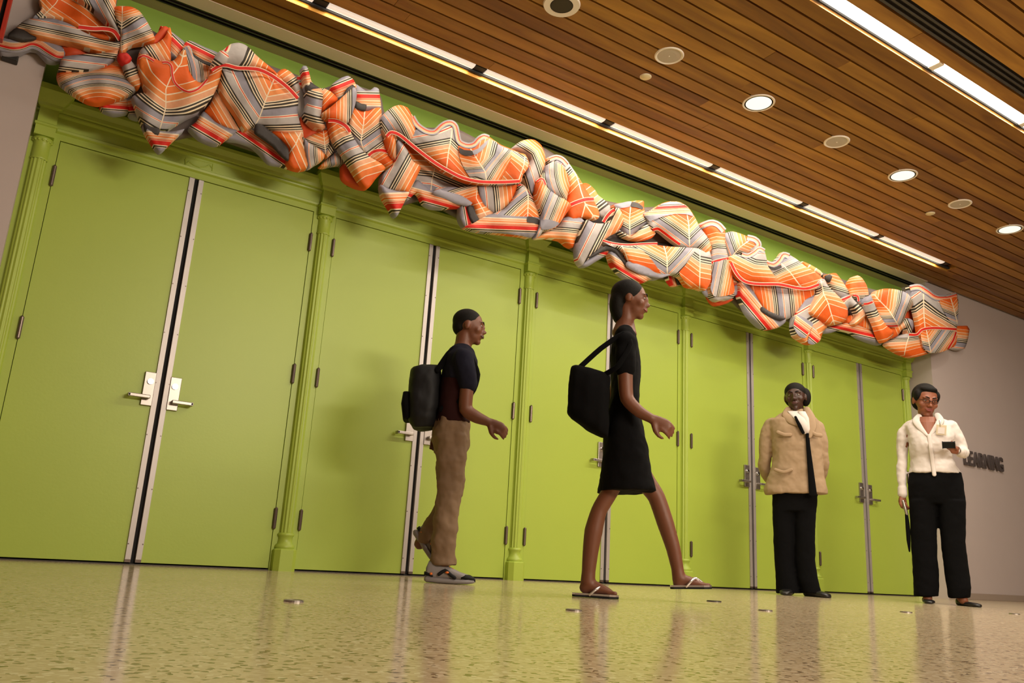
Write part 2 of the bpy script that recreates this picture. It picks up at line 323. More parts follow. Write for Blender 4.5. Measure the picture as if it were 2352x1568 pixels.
# ------------------------------------------------------------------ portal of green doors
W = 1.8; LF = 0.8158; HD = 2.4947
def pxz(px, py, y=0.0): return at(px, py, y=y)
FY = -0.004     # face of the leaves
for k in range(5):
    cx = k * W; n = k + 1
    D = thing('door_%d' % n, None, None, (cx, 0, 0), kind='structure')
    for s in (-1, 1):
        xa, xb = (cx - LF + 0.003, cx - 0.042) if s < 0 else (cx + 0.042, cx + LF - 0.003)
        b = B(); box(b, xa, xb, FY, 0.045, 0.014, HD - 0.004, 0.0015); leaf = part('leaf', b, 'green', D)
        # hinges
        hx = cx + s * (LF - 0.001)
        for hz in (2.257, 1.296, 0.3285):
            b = B(); h = 0.125
            cyl(b, (hx, FY - 0.011, hz), (0, 0, 1), 0.0115, 0.0115, h, 12)
            for q in (-0.3, -0.1, 0.1, 0.3): cyl(b, (hx, FY - 0.011, hz + q * h * 0.66), (0, 0, 1), 0.0122, 0.0122, 0.003, 12)
            cyl(b, (hx, FY - 0.011, hz + h / 2 + 0.004), (0, 0, 1), 0.0105, 0.005, 0.008, 12); cyl(b, (hx, FY - 0.011, hz - h / 2 - 0.004), (0, 0, 1), 0.005, 0.0105, 0.008, 12)
            box(b, hx - 0.012, hx + 0.012, FY - 0.004, FY + 0.002, hz - h / 2, hz + h / 2)
            part('hinge', b, 'hinge', leaf, smooth=False)
        # aluminium astragal strip
        b = B(); sx0, sx1 = (cx - 0.046, cx - 0.013) if s < 0 else (cx + 0.013, cx + 0.046)
        box(b, sx0, sx1, FY - 0.010, FY + 0.03, 0.03, HD - 0.004, 0.0015); part('edge_strip', b, 'alu', leaf)
        b = B()
        for j in range(8):
            z = 0.12 + j * 0.325; xx = (cx - 0.040) if s < 0 else (cx + 0.040)
            cyl(b, (xx, FY - 0.0105, z), (0, -1, 0), 0.0045, 0.0035, 0.003, 8)
        part('screw', b, 'hinge', leaf, kind='stuff')
        b = B(); box(b, sx0, sx1, FY - 0.009, FY + 0.02, 0.014, 0.03); part('sweep', b, 'hinge', leaf)
        # lock plate and lever
        # the strip overlaps the far edge of the left plate, as in the photograph
        pz = 1.05 if s < 0 else 1.04
        pc = cx + s * 0.076
        b = B(); box(b, pc - 0.033, pc + 0.033, FY - 0.016, FY, pz - 0.105, pz + 0.105, 0.003); pl = part('lock_plate', b, 'steel', leaf)
        b = B(); cyl(b, (pc + s * -0.003, FY - 0.021, pz + 0.045), (0, -1, 0), 0.019, 0.018, 0.010, 24); cyl(b, (pc - s * 0.003, FY - 0.027, pz + 0.043), (0, -1, 0), 0.0145, 0.0145, 0.004, 24)
        cyl(b, (pc - s * 0.003, FY - 0.030, pz + 0.037), (0, -1, 0), 0.003, 0.003, 0.003, 8); part('key_cylinder', b, 'chrome', leaf)
        b = B(); cyl(b, (pc, FY - 0.030, pz - 0.055), (0, -1, 0), 0.014, 0.012, 0.034, 18)
        lx0, lx1 = sorted((pc - s * 0.012, pc + s * 0.115))
        box(b, lx0, lx1, FY - 0.060, FY - 0.045, pz - 0.066, pz - 0.044, 0.004)
        ex0, ex1 = sorted((pc + s * 0.100, pc + s * 0.115)); box(b, ex0, ex1, FY - 0.060, FY - 0.012, pz - 0.066, pz - 0.044, 0.003)
        part('lever', b, 'steel', leaf)
    b = B(); box(b, cx - 0.013, cx + 0.013, 0.008, 0.05, 0.0, HD); part('gasket', b, 'black', D)
    b = B(); box(b, cx - LF, cx + LF, 0.046, 0.07, 0.0, HD + 0.002); part('backing', b, 'black', D)
    b = B(); box(b, cx - LF, cx + LF, -0.006, 0.05, 0.0, 0.006, 0.001); part('threshold', b, 'slot_mid', D)

# door frame: jambs, head, frieze and cornice; each a trim piece
tn = [2]
def trim(bm, m='green', smooth=False):
    tn[0] += 1; return part('trim_%d' % tn[0], bm, m, kind='structure', smooth=smooth)
FZ = -0.008
b = B()
xs = [XL] + [v for k in range(5) for v in (k * W - LF, k * W + LF)] + [XR]
for i in range(0, len(xs), 2): box(b, xs[i], xs[i + 1], FZ, 0.06, 0, HD)
box(b, XL, XR, FZ, 0.06, HD, 2.66)
trim(b)
# small moulding lines of the head between the pilasters
def head(x0, x1):
    b = B()
    prism_x(b, [(FZ + 0.001, 2.535), (FZ - 0.016, 2.545), (FZ - 0.018, 2.560), (FZ - 0.008, 2.566), (FZ - 0.012, 2.636), (FZ - 0.030, 2.645), (FZ - 0.032, 2.655), (FZ - 0.026, 2.660),
                (FZ - 0.040, 2.668), (FZ - 0.046, 2.690), (FZ - 0.052, 2.700), (FZ - 0.070, 2.722), (FZ - 0.074, 2.742), (FZ + 0.001, 2.746)], x0, x1)
    trim(b)
PX = [-0.9] + [k * W + 0.9 for k in range(5)]
PX[0] = -0.905; PX[-1] = 8.085
for i in range(5): head(PX[i] - 0.01, PX[i + 1] + 0.01)
head(XL, PX[0]); head(PX[-1], XR)
# carved swag on the frieze over the first door
b = B()
for pts, r in (([(425, 366), (427, 377), (434, 371), (445, 379), (458, 384), (472, 383), (482, 379), (486, 385)], 0.004), ([(427, 362), (489, 376), (487, 392)], 0.003), ([(427, 362), (425, 380)], 0.003)):
    q = [at(a, c, y=FZ - 0.011) for a, c in pts]
    for a, c in zip(q[:-1], q[1:]): cyl(b, (a + c) / 2, (c - a), r, r, (c - a).length + r, 8)
trim(b)
def pilaster(cx, n):
    cy = -0.008
    t = thing('trim_%d' % (tn[0] + 1), None, None, (cx, cy, 0), kind='structure'); tn[0] += 1
    b = B()
    pf = [(0.073, 0.0), (0.073, 0.132), (0.064, 0.140)]
    for (w0, z0), (w1, z1) in zip(pf[:-1], pf[1:]):
        rings = []
        for w, z in ((w0, z0), (w1, z1)):
            c = w * 0.42; rings.append([Vector((cx - w, cy + 0.0, z)), Vector((cx - w, cy - w + c, z)), Vector((cx - w + c, cy - w, z)), Vector((cx + w - c, cy - w, z)), Vector((cx + w, cy - w + c, z)), Vector((cx + w, cy, z))])
        loft(b, rings)
    bmesh.ops.recalc_face_normals(b, faces=b.faces); part('plinth', b, 'green', t)
    b = B(); lathe(b, [(0.062, 0.140), (0.066, 0.150), (0.062, 0.162), (0.050, 0.172), (0.046, 0.195), (0.047, 0.215), (0.054, 0.222), (0.056, 0.230), (0.050, 0.238), (0.044, 0.242)], cx, cy, PI, 2 * PI, 18); part('base', b, 'green', t, smooth=True)
    b = B(); lathe(b, [(0.0435, 0.24), (0.0435, 2.33)], cx, cy, PI, 2 * PI, 100, flute=0.05, nf=12); part('shaft', b, 'green', t, smooth=True)
    b = B(); lathe(b, [(0.046, 2.33), (0.050, 2.337), (0.046, 2.345), (0.045, 2.43), (0.047, 2.44), (0.056, 2.455), (0.058, 2.468), (0.048, 2.475)], cx, cy, PI, 2 * PI, 24)
    for j in range(7):
        a = PI + PI * (j + 0.5) / 7; ball(b, (cx + 0.050 * math.cos(a), cy + 0.050 * math.sin(a), 2.452), 0.010, 1)
    part('neck', b, 'green', t, smooth=True)
    b = B()
    def sq(w, d, z): return [Vector((cx - w, cy + 0.001, z)), Vector((cx - w, cy - d, z)), Vector((cx + w, cy - d, z)), Vector((cx + w, cy + 0.001, z))]
    loft(b, [sq(w, d, z) for w, d, z in ((0.055, 0.060, 2.475), (0.055, 0.060, 2.535), (0.062, 0.068, 2.540), (0.062, 0.068, 2.552), (0.052, 0.058, 2.560), (0.052, 0.058, 2.655), (0.066, 0.075, 2.664), (0.070, 0.080, 2.680), (0.088, 0.100, 2.700), (0.110, 0.132, 2.735), (0.116, 0.140, 2.742), (0.116, 0.140, 2.778))])
    bmesh.ops.recalc_face_normals(b, faces=b.faces); part('capital', b, 'green', t)
for i, x in enumerate(PX): pilaster(x, i)

# ------------------------------------------------------------------ fabric sculpture
def ramp_node(nt, stops, interp='CONSTANT'):
    r = nt.nodes.new('ShaderNodeValToRGB'); r.color_ramp.interpolation = interp; e = r.color_ramp.elements
    e[0].position = stops[0][0]; e[0].color = (*stops[0][1], 1)
    e[1].position = stops[1][0]; e[1].color = (*stops[1][1], 1)
    for p_, c_ in stops[2:]:
        x_ = e.new(p_); x_.color = (*c_, 1)
    return r
OR1, OR2, OR3, PEA = (0.72, 0.115, 0.012), (0.76, 0.18, 0.03), (0.76, 0.27, 0.08), (0.72, 0.36, 0.20)
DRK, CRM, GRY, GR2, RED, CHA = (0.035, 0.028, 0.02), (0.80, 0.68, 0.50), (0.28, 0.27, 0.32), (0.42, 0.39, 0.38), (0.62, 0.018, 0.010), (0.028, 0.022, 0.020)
HALF = [(.08, OR1), (.075, OR2), (.07, OR3), (.075, PEA), (.022, DRK), (.018, CRM), (.022, DRK), (.018, CRM), (.022, DRK)]
SEQ = HALF + [(.11, GRY), (.026, RED), (.11, GR2)] + [(a, c) for a, c in reversed(HALF)]
def fabric(name, seq, lines, cyc):
    m = bpy.data.materials.new(name); m.use_nodes = True; nt = m.node_tree; b_ = nt.nodes['Principled BSDF']; L = nt.links
    uv = nt.nodes.new('ShaderNodeUVMap'); uv.uv_map = 'pat'; kk = nt.nodes.new('ShaderNodeUVMap'); kk.uv_map = 'kk'; au = nt.nodes.new('ShaderNodeUVMap'); au.uv_map = 'aux'
    s1, s2_, s3 = [nt.nodes.new('ShaderNodeSeparateXYZ') for _ in range(3)]
    L.new(uv.outputs[0], s1.inputs[0]); L.new(kk.outputs[0], s2_.inputs[0]); L.new(au.outputs[0], s3.inputs[0])
    def mth(op, a, c=None):
        n = nt.nodes.new('ShaderNodeMath'); n.operation = op
        for i, v in enumerate((a, c)):
            if v is None: continue
            if isinstance(v, (int, float)): n.inputs[i].default_value = v
            else: L.new(v, n.inputs[i])
        return n.outputs[0]
    w = s1.outputs[1]; left = mth('LESS_THAN', w, 0.0); aw = mth('ABSOLUTE', w)
    k = mth('ADD', mth('MULTIPLY', left, s2_.outputs[0]), mth('MULTIPLY', mth('SUBTRACT', 1.0, left), s2_.outputs[1]))
    u = mth('ADD', s1.outputs[0], mth('MULTIPLY', k, aw))
    if cyc: u = mth('FRACT', u)
    tot = sum(a for a, c in seq); st = []; acc = 0
    for a, c in seq: st.append((acc / tot, c)); acc += a
    r = ramp_node(nt, st); L.new(u, r.inputs[0])
    ls = [(0.0, (0, 0, 0))]; lw = 0.0055
    for p_ in lines: ls += [(p_ / tot - lw, (1, 1, 1)), (p_ / tot + lw, (0, 0, 0))]
    r2 = ramp_node(nt, ls[:32]); L.new(u, r2.inputs[0])
    rib = mth('LESS_THAN', mth('ABSOLUTE', s3.outputs[0]), s3.outputs[1])
    fac = mth('MAXIMUM', r2.outputs[0], rib)
    mx = nt.nodes.new('ShaderNodeMix'); mx.data_type = 'RGBA'; L.new(fac, mx.inputs[0]); L.new(r.outputs[0], mx.inputs[6]); mx.inputs[7].default_value = (*CRM, 1)
    L.new(mx.outputs[2], b_.inputs['Base Color']); b_.inputs['Roughness'].default_value = 0.6
    b_.inputs['Specular IOR Level'].default_value = 0.3
    g = nt.nodes.new('ShaderNodeNewGeometry'); n2 = nt.nodes.new('ShaderNodeTexNoise'); n2.inputs['Scale'].default_value = 14
    L.new(g.outputs['Position'], n2.inputs['Vector'])
    bp = nt.nodes.new('ShaderNodeBump'); bp.inputs['Strength'].default_value = 0.25; bp.inputs['Distance'].default_value = 0.03
    L.new(n2.outputs['Fac'], bp.inputs['Height']); L.new(bp.outputs['Normal'], b_.inputs['Normal'])
    return m
M['stripe'] = fabric('striped_fabric', SEQ, [.08, .155, .225, .30, .512, .538, .750, .825, .895, .970], True)
BSEQ = [(.20, GRY), (.03, CRM), (.08, PEA), (.02, CRM), (.05, OR2), (.02, CRM), (.06, PEA), (.02, RED), (.03, PEA), (.15, RED), (.03, CRM), (.05, DRK), (.02, CRM), (.15, GRY)]
M['border'] = fabric('border_fabric', BSEQ, [0.19], False)
M['redband'] = fabric('red_band_fabric', [(.14, CRM), (.72, RED), (.14, CRM)], [0.02], False)
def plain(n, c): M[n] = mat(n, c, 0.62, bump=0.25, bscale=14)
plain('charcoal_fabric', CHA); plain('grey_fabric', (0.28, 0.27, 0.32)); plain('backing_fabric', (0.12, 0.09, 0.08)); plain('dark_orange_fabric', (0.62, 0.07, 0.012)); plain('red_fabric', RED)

SY = -0.41
SC = thing('fabric_sculpture', 'long crumpled orange, grey and red striped quilt sculpture stretched above the green doors', 'wall sculpture', (3.6, SY, 3.0))
def v2(p): return Vector((p[0], p[1]))
def smooth_poly(pts, step=5.0):
    n = len(pts); out = []
    P_ = [v2(p) for p in pts]
    for i in range(n):
        p0, p1, p2, p3 = P_[i - 1], P_[i], P_[(i + 1) % n], P_[(i + 2) % n]
        m = max(1, int((p2 - p1).length / step))
        for j in range(m):
            t = j / m
            c = 0.5 * ((2 * p1) + (p2 - p0) * t + (2 * p0 - 5 * p1 + 4 * p2 - p3) * t * t + (3 * p1 - p0 - 3 * p2 + p3) * t ** 3)
            out.append(p1.lerp(p2, t) * 0.35 + c * 0.65)
    return out
def pdist(p, poly):
    best = 1e9; n = len(poly)
    for i in range(n):
        a, b_ = poly[i], poly[(i + 1) % n]; ab = b_ - a; l2 = ab.length_squared
        t = 0 if l2 == 0 else max(0, min(1, (p - a).dot(ab) / l2)); d = (a + ab * t - p).length_squared
        if d < best: best = d
    return math.sqrt(best)
def inside(p, poly):
    c = False; n = len(poly); x, y = p
    for i in range(n):
        a, b_ = poly[i], poly[i - 1]
        if (a[1] > y) != (b_[1] > y) and x < (b_[0] - a[0]) * (y - a[1]) / (b_[1] - a[1]) + a[0]: c = not c
    return c
def spine(p, sp):
    """value u along the chord of the spine [(x,y,u)...] and signed distance w to the (bent) spine"""
    A = Vector(sp[0][:2]); C = Vector(sp[-1][:2]); ch = (C - A).normalized(); nn = Vector((-ch.y, ch.x))
    ks = [((Vector(q[:2]) - A).dot(ch), (Vector(q[:2]) - A).dot(nn), q[2]) for q in sp]
    t = (p - A).dot(ch); w = (p - A).dot(nn); i = 0
    while i < len(ks) - 2 and t > ks[i + 1][0]: i += 1
    t0, w0, u0 = ks[i]; t1, w1, u1 = ks[i + 1]; f = (t - t0) / max(1e-6, t1 - t0)
    wf = max(-0.3, min(1.3, f)) if (i == 0 and f < 0) or f > 1 else f
    return u0 + (u1 - u0) * f, -(w - (w0 + (w1 - w0) * wf))
class Sheet:
    def __init__(s, pts, z, bulge=0.06, R=None, tilt=(0, 0), rip=0.014):
        s.poly = smooth_poly(pts); s.z = z; s.b = bulge * 0.72; s.tilt = tilt; s.rip = rip
        xs_ = [p.x for p in s.poly]; ys_ = [p.y for p in s.poly]; s.c = Vector((sum(xs_) / len(xs_), sum(ys_) / len(ys_)))
        s.R = R or 0.42 * min(max(xs_) - min(xs_), max(ys_) - min(ys_)) + 3
        s.ph = random.uniform(0, 6.28); s.ang = random.uniform(-0.5, 0.9)
    def h(s, p):
        d = pdist(p, s.poly) if inside(p, s.poly) else 0.0
        x_ = min(1, d / s.R); pr = math.sqrt(max(0, 1 - (1 - x_) ** 2))
        q = p - s.c
        r_ = math.sin((q.x * math.cos(s.ang) + q.y * math.sin(s.ang)) / 13.0 + s.ph) * s.rip * min(1, d / 10)
        return s.z + s.b * pr + (q.x * s.tilt[0] + q.y * s.tilt[1]) / 1000.0 + r_
    def pt(s, p, e=0.0): return at(p.x, p.y, y=SY - s.h(p) - e)
def patch(sheet, m, sp, kL=0.0, kR=None, pts=None, lift=0.0, lw=0.0, curv=0.0, name='fabric_fold', thick=0.05):
    kR = kL if kR is None else kR
    poly = sheet.poly if pts is None else smooth_poly(pts)
    xs_ = [p.x for p in poly]; ys_ = [p.y for p in poly]
    n = len(poly); co = list(poly); st = 5.0 if (max(xs_) - min(xs_)) > 30 else 3.5
    y = min(ys_); r_ = 0
    while y < max(ys_):
        x = min(xs_) + (st / 2 if r_ % 2 else 0)
        while x < max(xs_):
            q = Vector((x, y))
            if inside(q, poly) and pdist(q, poly) > st * 0.5: co.append(q)
            x += st
        y += st * 0.87; r_ += 1
    try: vo, ed, fa, ov, oe, of = geometry.delaunay_2d_cdt(co, [], [list(range(n))], 1, 1e-4)
    except Exception: return None
    bm = B(); V = [bm.verts.new(sheet.pt(p, lift)) for p in vo]
    l1 = bm.loops.layers.uv.new('pat'); l2 = bm.loops.layers.uv.new('kk'); l3 = bm.loops.layers.uv.new('aux')
    if sp: 
        tl = sum((Vector(a[:2]) - Vector(b_[:2])).length for a, b_ in zip(sp[:-1], sp[1:])); sl_ = abs(sp[-1][2] - sp[0][2]) / tl; sg = 1 if sp[-1][2] > sp[0][2] else -1
    dat = []
    for p in vo:
        if sp:
            u, w = spine(p, sp); dat.append((u + curv * w * w / 1000.0 * sl_, w * sl_, w))
        else: dat.append((0, 0, 9))
    for f in fa:
        try: F = bm.faces.new([V[i] for i in f])
        except ValueError: continue
        F.smooth = True
        for lp, i in zip(F.loops, f):
            lp[l1].uv = (dat[i][0], dat[i][1]); lp[l2].uv = (kL, kR); lp[l3].uv = (dat[i][2], lw)
    bm.verts.ensure_lookup_table()
    if thick > 0:      # rim and back so that the fold is a padded body
        be = [e for e in bm.edges if len(e.link_faces) == 1]
        r = bmesh.ops.extrude_edge_only(bm, edges=be); nv = [g for g in r['geom'] if isinstance(g, bmesh.types.BMVert)]
        for v in nv: v.co.y += thick
        for g in r['geom']:
            if isinstance(g, bmesh.types.BMFace): g.smooth = True
    bmesh.ops.recalc_face_normals(bm, faces=bm.faces)
    cy_ = sum(f.normal.y * f.calc_area() for f in bm.faces if f.normal.length > 0)
    if cy_ > 0: bmesh.ops.reverse_faces(bm, faces=bm.faces)
    return part(name, bm, m, SC, smooth=True)
def ribbon(sheet, pl, width, m='redband', e=0.004, name='fabric_band', side=0.0, low=False):
    """band along the px polyline pl lying on the sheet; side shifts it to one side by a part of its width"""
    q = []
    if m == 'border' and not low: pl = pl[::-1]
    P_ = [v2(p) for p in pl]; n = len(P_)
    for i in range(n - 1):
        p0 = P_[max(0, i - 1)]; p1 = P_[i]; p2 = P_[i + 1]; p3 = P_[min(n - 1, i + 2)]; k = max(1, int((p2 - p1).length / 4))
        for j in range(k):
            t = j / k; q.append(0.5 * ((2 * p1) + (p2 - p0) * t + (2 * p0 - 5 * p1 + 4 * p2 - p3) * t * t + (3 * p1 - p0 - 3 * p2 + p3) * t ** 3))
    q.append(P_[-1])
    bm = B(); l1 = bm.loops.layers.uv.new('pat'); l2 = bm.loops.layers.uv.new('kk'); l3 = bm.loops.layers.uv.new('aux'); rows = []
    for i, p in enumerate(q):
        d = (q[min(i + 1, len(q) - 1)] - q[max(i - 1, 0)]).normalized(); nn = Vector((-d.y, d.x))
        row = []
        for j in range(5):
            s_ = (j / 4 - 0.5 + side) * width; pp = p + nn * s_
            row.append((bm.verts.new(sheet.pt(pp, e + 0.002 * math.sin(PI * j / 4))), j / 4))
        rows.append(row)
    for a, c in zip(rows[:-1], rows[1:]):
        for j in range(4):
            F = bm.faces.new((a[j][0], a[j + 1][0], c[j + 1][0], c[j][0])); F.smooth = True
            for lp, uu in zip(F.loops, (a[j][1], a[j + 1][1], c[j + 1][1], c[j][1])):
                lp[l1].uv = (min(0.999, uu), 0); lp[l2].uv = (0, 0); lp[l3].uv = (9, 0)
    bmesh.ops.recalc_face_normals(bm, faces=bm.faces)
    if sum(f.normal.y for f in bm.faces) > 0: bmesh.ops.reverse_faces(bm, faces=bm.faces)
    return part(name, bm, m, SC, smooth=True)

def two(a, ua, b_, ub): return [(a[0], a[1], ua), (b_[0], b_[1], ub)]
def q1(pts, z, m, sp, kL=0, kR=None, bulge=0.06, lw=0.0, curv=0, tilt=(0, 0), R=None, thick=0.05, rip=0.014, name='fabric_fold'):
    if m in ('charcoal_fabric', 'grey_fabric'): bulge *= 0.45; rip = 0.004; thick = 0.022
    s = Sheet(pts, z, bulge, R, tilt, rip); patch(s, m, sp, kL, kR, lw=lw, curv=curv, thick=thick, name=name); return s

# dark padded core behind all the folds
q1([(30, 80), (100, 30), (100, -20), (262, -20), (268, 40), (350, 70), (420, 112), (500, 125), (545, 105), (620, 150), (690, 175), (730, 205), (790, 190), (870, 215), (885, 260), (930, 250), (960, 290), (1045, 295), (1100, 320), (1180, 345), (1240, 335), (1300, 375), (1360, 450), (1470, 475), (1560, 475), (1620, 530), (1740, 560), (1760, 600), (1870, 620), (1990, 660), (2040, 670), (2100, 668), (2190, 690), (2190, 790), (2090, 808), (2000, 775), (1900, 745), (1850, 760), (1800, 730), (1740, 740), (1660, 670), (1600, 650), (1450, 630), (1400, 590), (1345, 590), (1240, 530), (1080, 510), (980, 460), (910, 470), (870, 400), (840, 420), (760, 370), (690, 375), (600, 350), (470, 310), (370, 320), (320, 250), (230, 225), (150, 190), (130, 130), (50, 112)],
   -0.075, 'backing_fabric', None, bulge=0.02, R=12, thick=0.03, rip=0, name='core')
# --- A: far left cluster
s=Sheet([(8,84),(18,82),(50,90),(82,85),(112,92),(140,105),(150,122),(146,132),(130,141),(110,139),(95,124),(85,114),(70,111),(57,116),(45,123),(20,125),(2,120),(-2,95)],-0.02,.02)
patch(s,'grey_fabric',None)
ribbon(s,[(0,100),(25,106),(48,105),(72,97),(92,102),(112,115),(132,126),(147,127)],30,m='border',low=True,name='border_band')
q1([(140,90),(180,100),(230,110),(262,116),(240,130),(160,132),(148,128)],-0.03,'dark_orange_fabric',None,bulge=.02)
q1([(95,-15),(96,20),(76,40),(110,38),(150,42),(175,58),(205,75),(240,86),(268,86),(280,76),(262,45),(235,10),(205,-15)],-0.01,'stripe',[(150,-30,-.25),(128,8,.0),(98,38,.32)],.2,.15,bulge=-.03,curv=-1.0,lw=1.0)
s=q1([(170,-15),(262,-15),(266,20),(270,55),(278,82),(262,66),(240,45),(212,18)],0.03,'stripe',two((205,22),.30,(262,-8),.84),bulge=.05)
ribbon(s,[(180,62),(215,66),(240,66),(262,72),(276,92)],11)
q1([(36,66),(44,56),(62,44),(90,42),(125,43),(160,55),(190,72),(225,88),(262,96),(276,98),(274,112),(255,118),(225,117),(190,107),(150,97),(110,90),(75,82),(55,70)],0.04,'stripe',[(150,48,.40),(140,96,.84)],bulge=.05,tilt=(.15,0))
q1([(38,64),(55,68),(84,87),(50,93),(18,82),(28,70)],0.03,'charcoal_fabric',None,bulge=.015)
q1([(135,162),(190,163),(225,156),(250,145),(268,128),(283,130),(300,150),(320,180),(318,200),(305,212),(285,222),(255,232),(225,238),(200,232),(170,215),(150,200),(138,190),(132,175)],0.02,'stripe',[(224,158,.12),(224,172,.38),(226,205,.80),(226,238,1.05)],0,bulge=.07,curv=-3.2,tilt=(0,.5),lw=0)
q1([(146,130),(195,124),(235,122),(262,114),(272,112),(268,130),(250,146),(225,156),(190,161),(150,163),(134,162),(138,146)],0.05,'stripe',[(195,122,.34),(190,163,.66)],bulge=.03)
q1([(283,128),(300,138),(318,162),(326,186),(318,202),(300,190),(288,170),(282,150)],0.07,'stripe',two((287,132),.45,(310,196),.85),bulge=.05)
s=q1([(264,16),(300,15),(320,25),(335,45),(348,68),(357,92),(345,97),(310,101),(295,108),(287,122),(276,122),(274,98),(279,80),(270,55)],0.05,'stripe',[(281,12,-.12),(281,40,.22),(279,66,.36),(278,100,.68),(281,125,.85)],.45,.42,bulge=.07,lw=1.0)
q1([(271,124),(291,121),(303,135),(291,147),(277,139)],0.11,'red_fabric',None,bulge=.03)
# --- B
q1([(368,60),(385,66),(410,85),(425,98),(420,114),(405,135),(388,130),(384,95)],-0.02,'border',two((388,118),.15,(418,88),.98),bulge=.02)
q1([(418,112),(428,95),(440,94),(470,108),(502,122),(500,138),(488,152),(465,146),(445,135),(436,116)],-0.01,'border',two((455,146),.05,(475,106),.98),bulge=.03)
q1([(440,118),(450,128),(470,140),(492,147),(486,154),(465,147),(448,137)],0.02,'charcoal_fabric',None,bulge=.01)
q1([(232,236),(290,228),(296,250),(292,258),(262,262),(236,252)],-0.03,'border',two((265,225),.2,(262,262),1.0),bulge=.03)
q1([(290,232),(318,225),(325,262),(318,272),(300,266),(292,250)],-0.04,'border',two((305,228),.3,(308,270),1.0),bulge=.03)
q1([(352,88),(375,60),(390,66),(382,80),(362,97),(345,100)],0.02,'dark_orange_fabric',None,bulge=.01)
q1([(378,85),(390,62),(395,82),(392,115),(392,142),(370,146),(352,140),(340,132),(318,132),(322,115),(335,104),(360,99)],0.06,'stripe',[(330,138,.50),(352,112,.72),(385,78,1.05)],.25,-.2,bulge=.07,curv=1)
q1([(418,116),(432,104),(440,112),(445,130),(465,145),(485,155),(480,176),(465,189),(450,188),(435,172),(424,145)],0.03,'stripe',two((426,160),.22,(478,150),.86),bulge=-.02,curv=3)
q1([(503,190),(505,205),(520,225),(548,258),(566,292),(545,300),(520,293),(495,281),(476,262),(470,255),(485,235),(495,212)],0.01,'stripe',two((478,268),-.04,(538,232),.46),bulge=.03)
s=q1([(468,256),(495,280),(520,292),(545,299),(540,306),(520,319),(505,330),(490,331),(460,318),(440,300),(434,292),(450,280)],0.03,'border',[(498,276),( 470,326)] and two((500,276),.02,(472,324),1.0),bulge=.04)
q1([(520,314),(545,300),(562,297),(585,288),(600,303),(625,324),(650,344),(668,366),(668,384),(650,379),(620,373),(600,352),(580,334),(550,323),(528,320)],0.0,'border',two((618,312),.0,(592,350),1.0),bulge=.03)
s=q1([(508,156),(545,162),(590,161),(625,176),(655,195),(684,224),(684,260),(690,285),(697,306),(670,309),(640,305),(615,297),(592,286),(575,294),(560,298),(540,262),(515,228),(504,202),(504,180)],0.07,'stripe',[(640,160,-.12),(628,185,.04),(612,225,.23),(603,250,.37),(596,270,.50),(588,284,.60),(584,298,.70)],.75,.50,bulge=.07,lw=1.3,tilt=(0,-.3),R=45)
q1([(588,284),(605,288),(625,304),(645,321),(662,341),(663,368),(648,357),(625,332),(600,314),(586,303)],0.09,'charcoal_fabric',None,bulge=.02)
q1([(633,172),(645,160),(655,158),(668,165),(682,180),(689,200),(686,222),(680,217),(660,195),(645,184)],0.02,'stripe',two((648,158),.92,(684,212),.50),bulge=.06,curv=2)
s=q1([(508,155),(495,140),(505,122),(512,115),(530,101),(548,98),(562,102),(575,112),(590,128),(610,145),(632,164),(652,188),(636,176),(610,162),(580,157),(550,158)],0.09,'stripe',[(520,112,.50),(560,138,.62),(590,150,.80),(626,168,1.02)],.1,.1,bulge=.08,curv=0)
q1([(484,154),(492,132),(506,116),(518,118),(527,131),(522,146),(505,154)],0.12,'stripe',two((520,112),.44,(492,152),.70),bulge=.05)
m_=Sheet([(478,172),(490,152),(545,140),(600,150),(690,220),(690,240),(600,180),(500,175)],.135,.0,rip=0)
ribbon(m_,[(486,162),(505,151),(522,150),(545,156),(570,157),(595,160),(620,171),(645,188),(665,205),(684,226)],10)
s=q1([(318,128),(335,124),(352,133),(375,142),(400,138),(418,116),(426,114),(430,135),(434,160),(446,182),(462,190),(477,180),(488,158),(500,143),(511,146),(510,165),(503,190),(492,215),(475,240),(455,258),(430,270),(405,285),(380,300),(345,296),(330,292),(318,262),(308,235),(304,222),(318,214),(334,212),(330,195),(320,165)],0.10,'stripe',[(424,112,-.20),(416,145,-.1),(392,178,.0),(381,205,.10),(381,245,.26),(376,266,.38),(370,287,.56),(363,308,.70)],.30,.36,bulge=.07,lw=1.3,R=34,tilt=(0,-.2),curv=2.0)
ribbon(s,[(373,143),(385,143),(394,152),(396,172),(402,190),(418,205),(435,211),(452,206),(463,197),(476,182)],6)
ribbon(s,[(318,134),(328,128),(340,131),(354,140)],6)
q1([(328,286),(345,293),(366,300),(395,302),(424,296),(415,306),(400,320),(385,335),(375,345),(367,349),(358,340),(345,320),(335,305)],0.15,'border',two((372,292),.0,(366,348),1.0),bulge=.05)
q1([(330,282),(345,290),(367,296),(363,311),(345,305),(334,300)],0.165,'charcoal_fabric',None,bulge=.03)
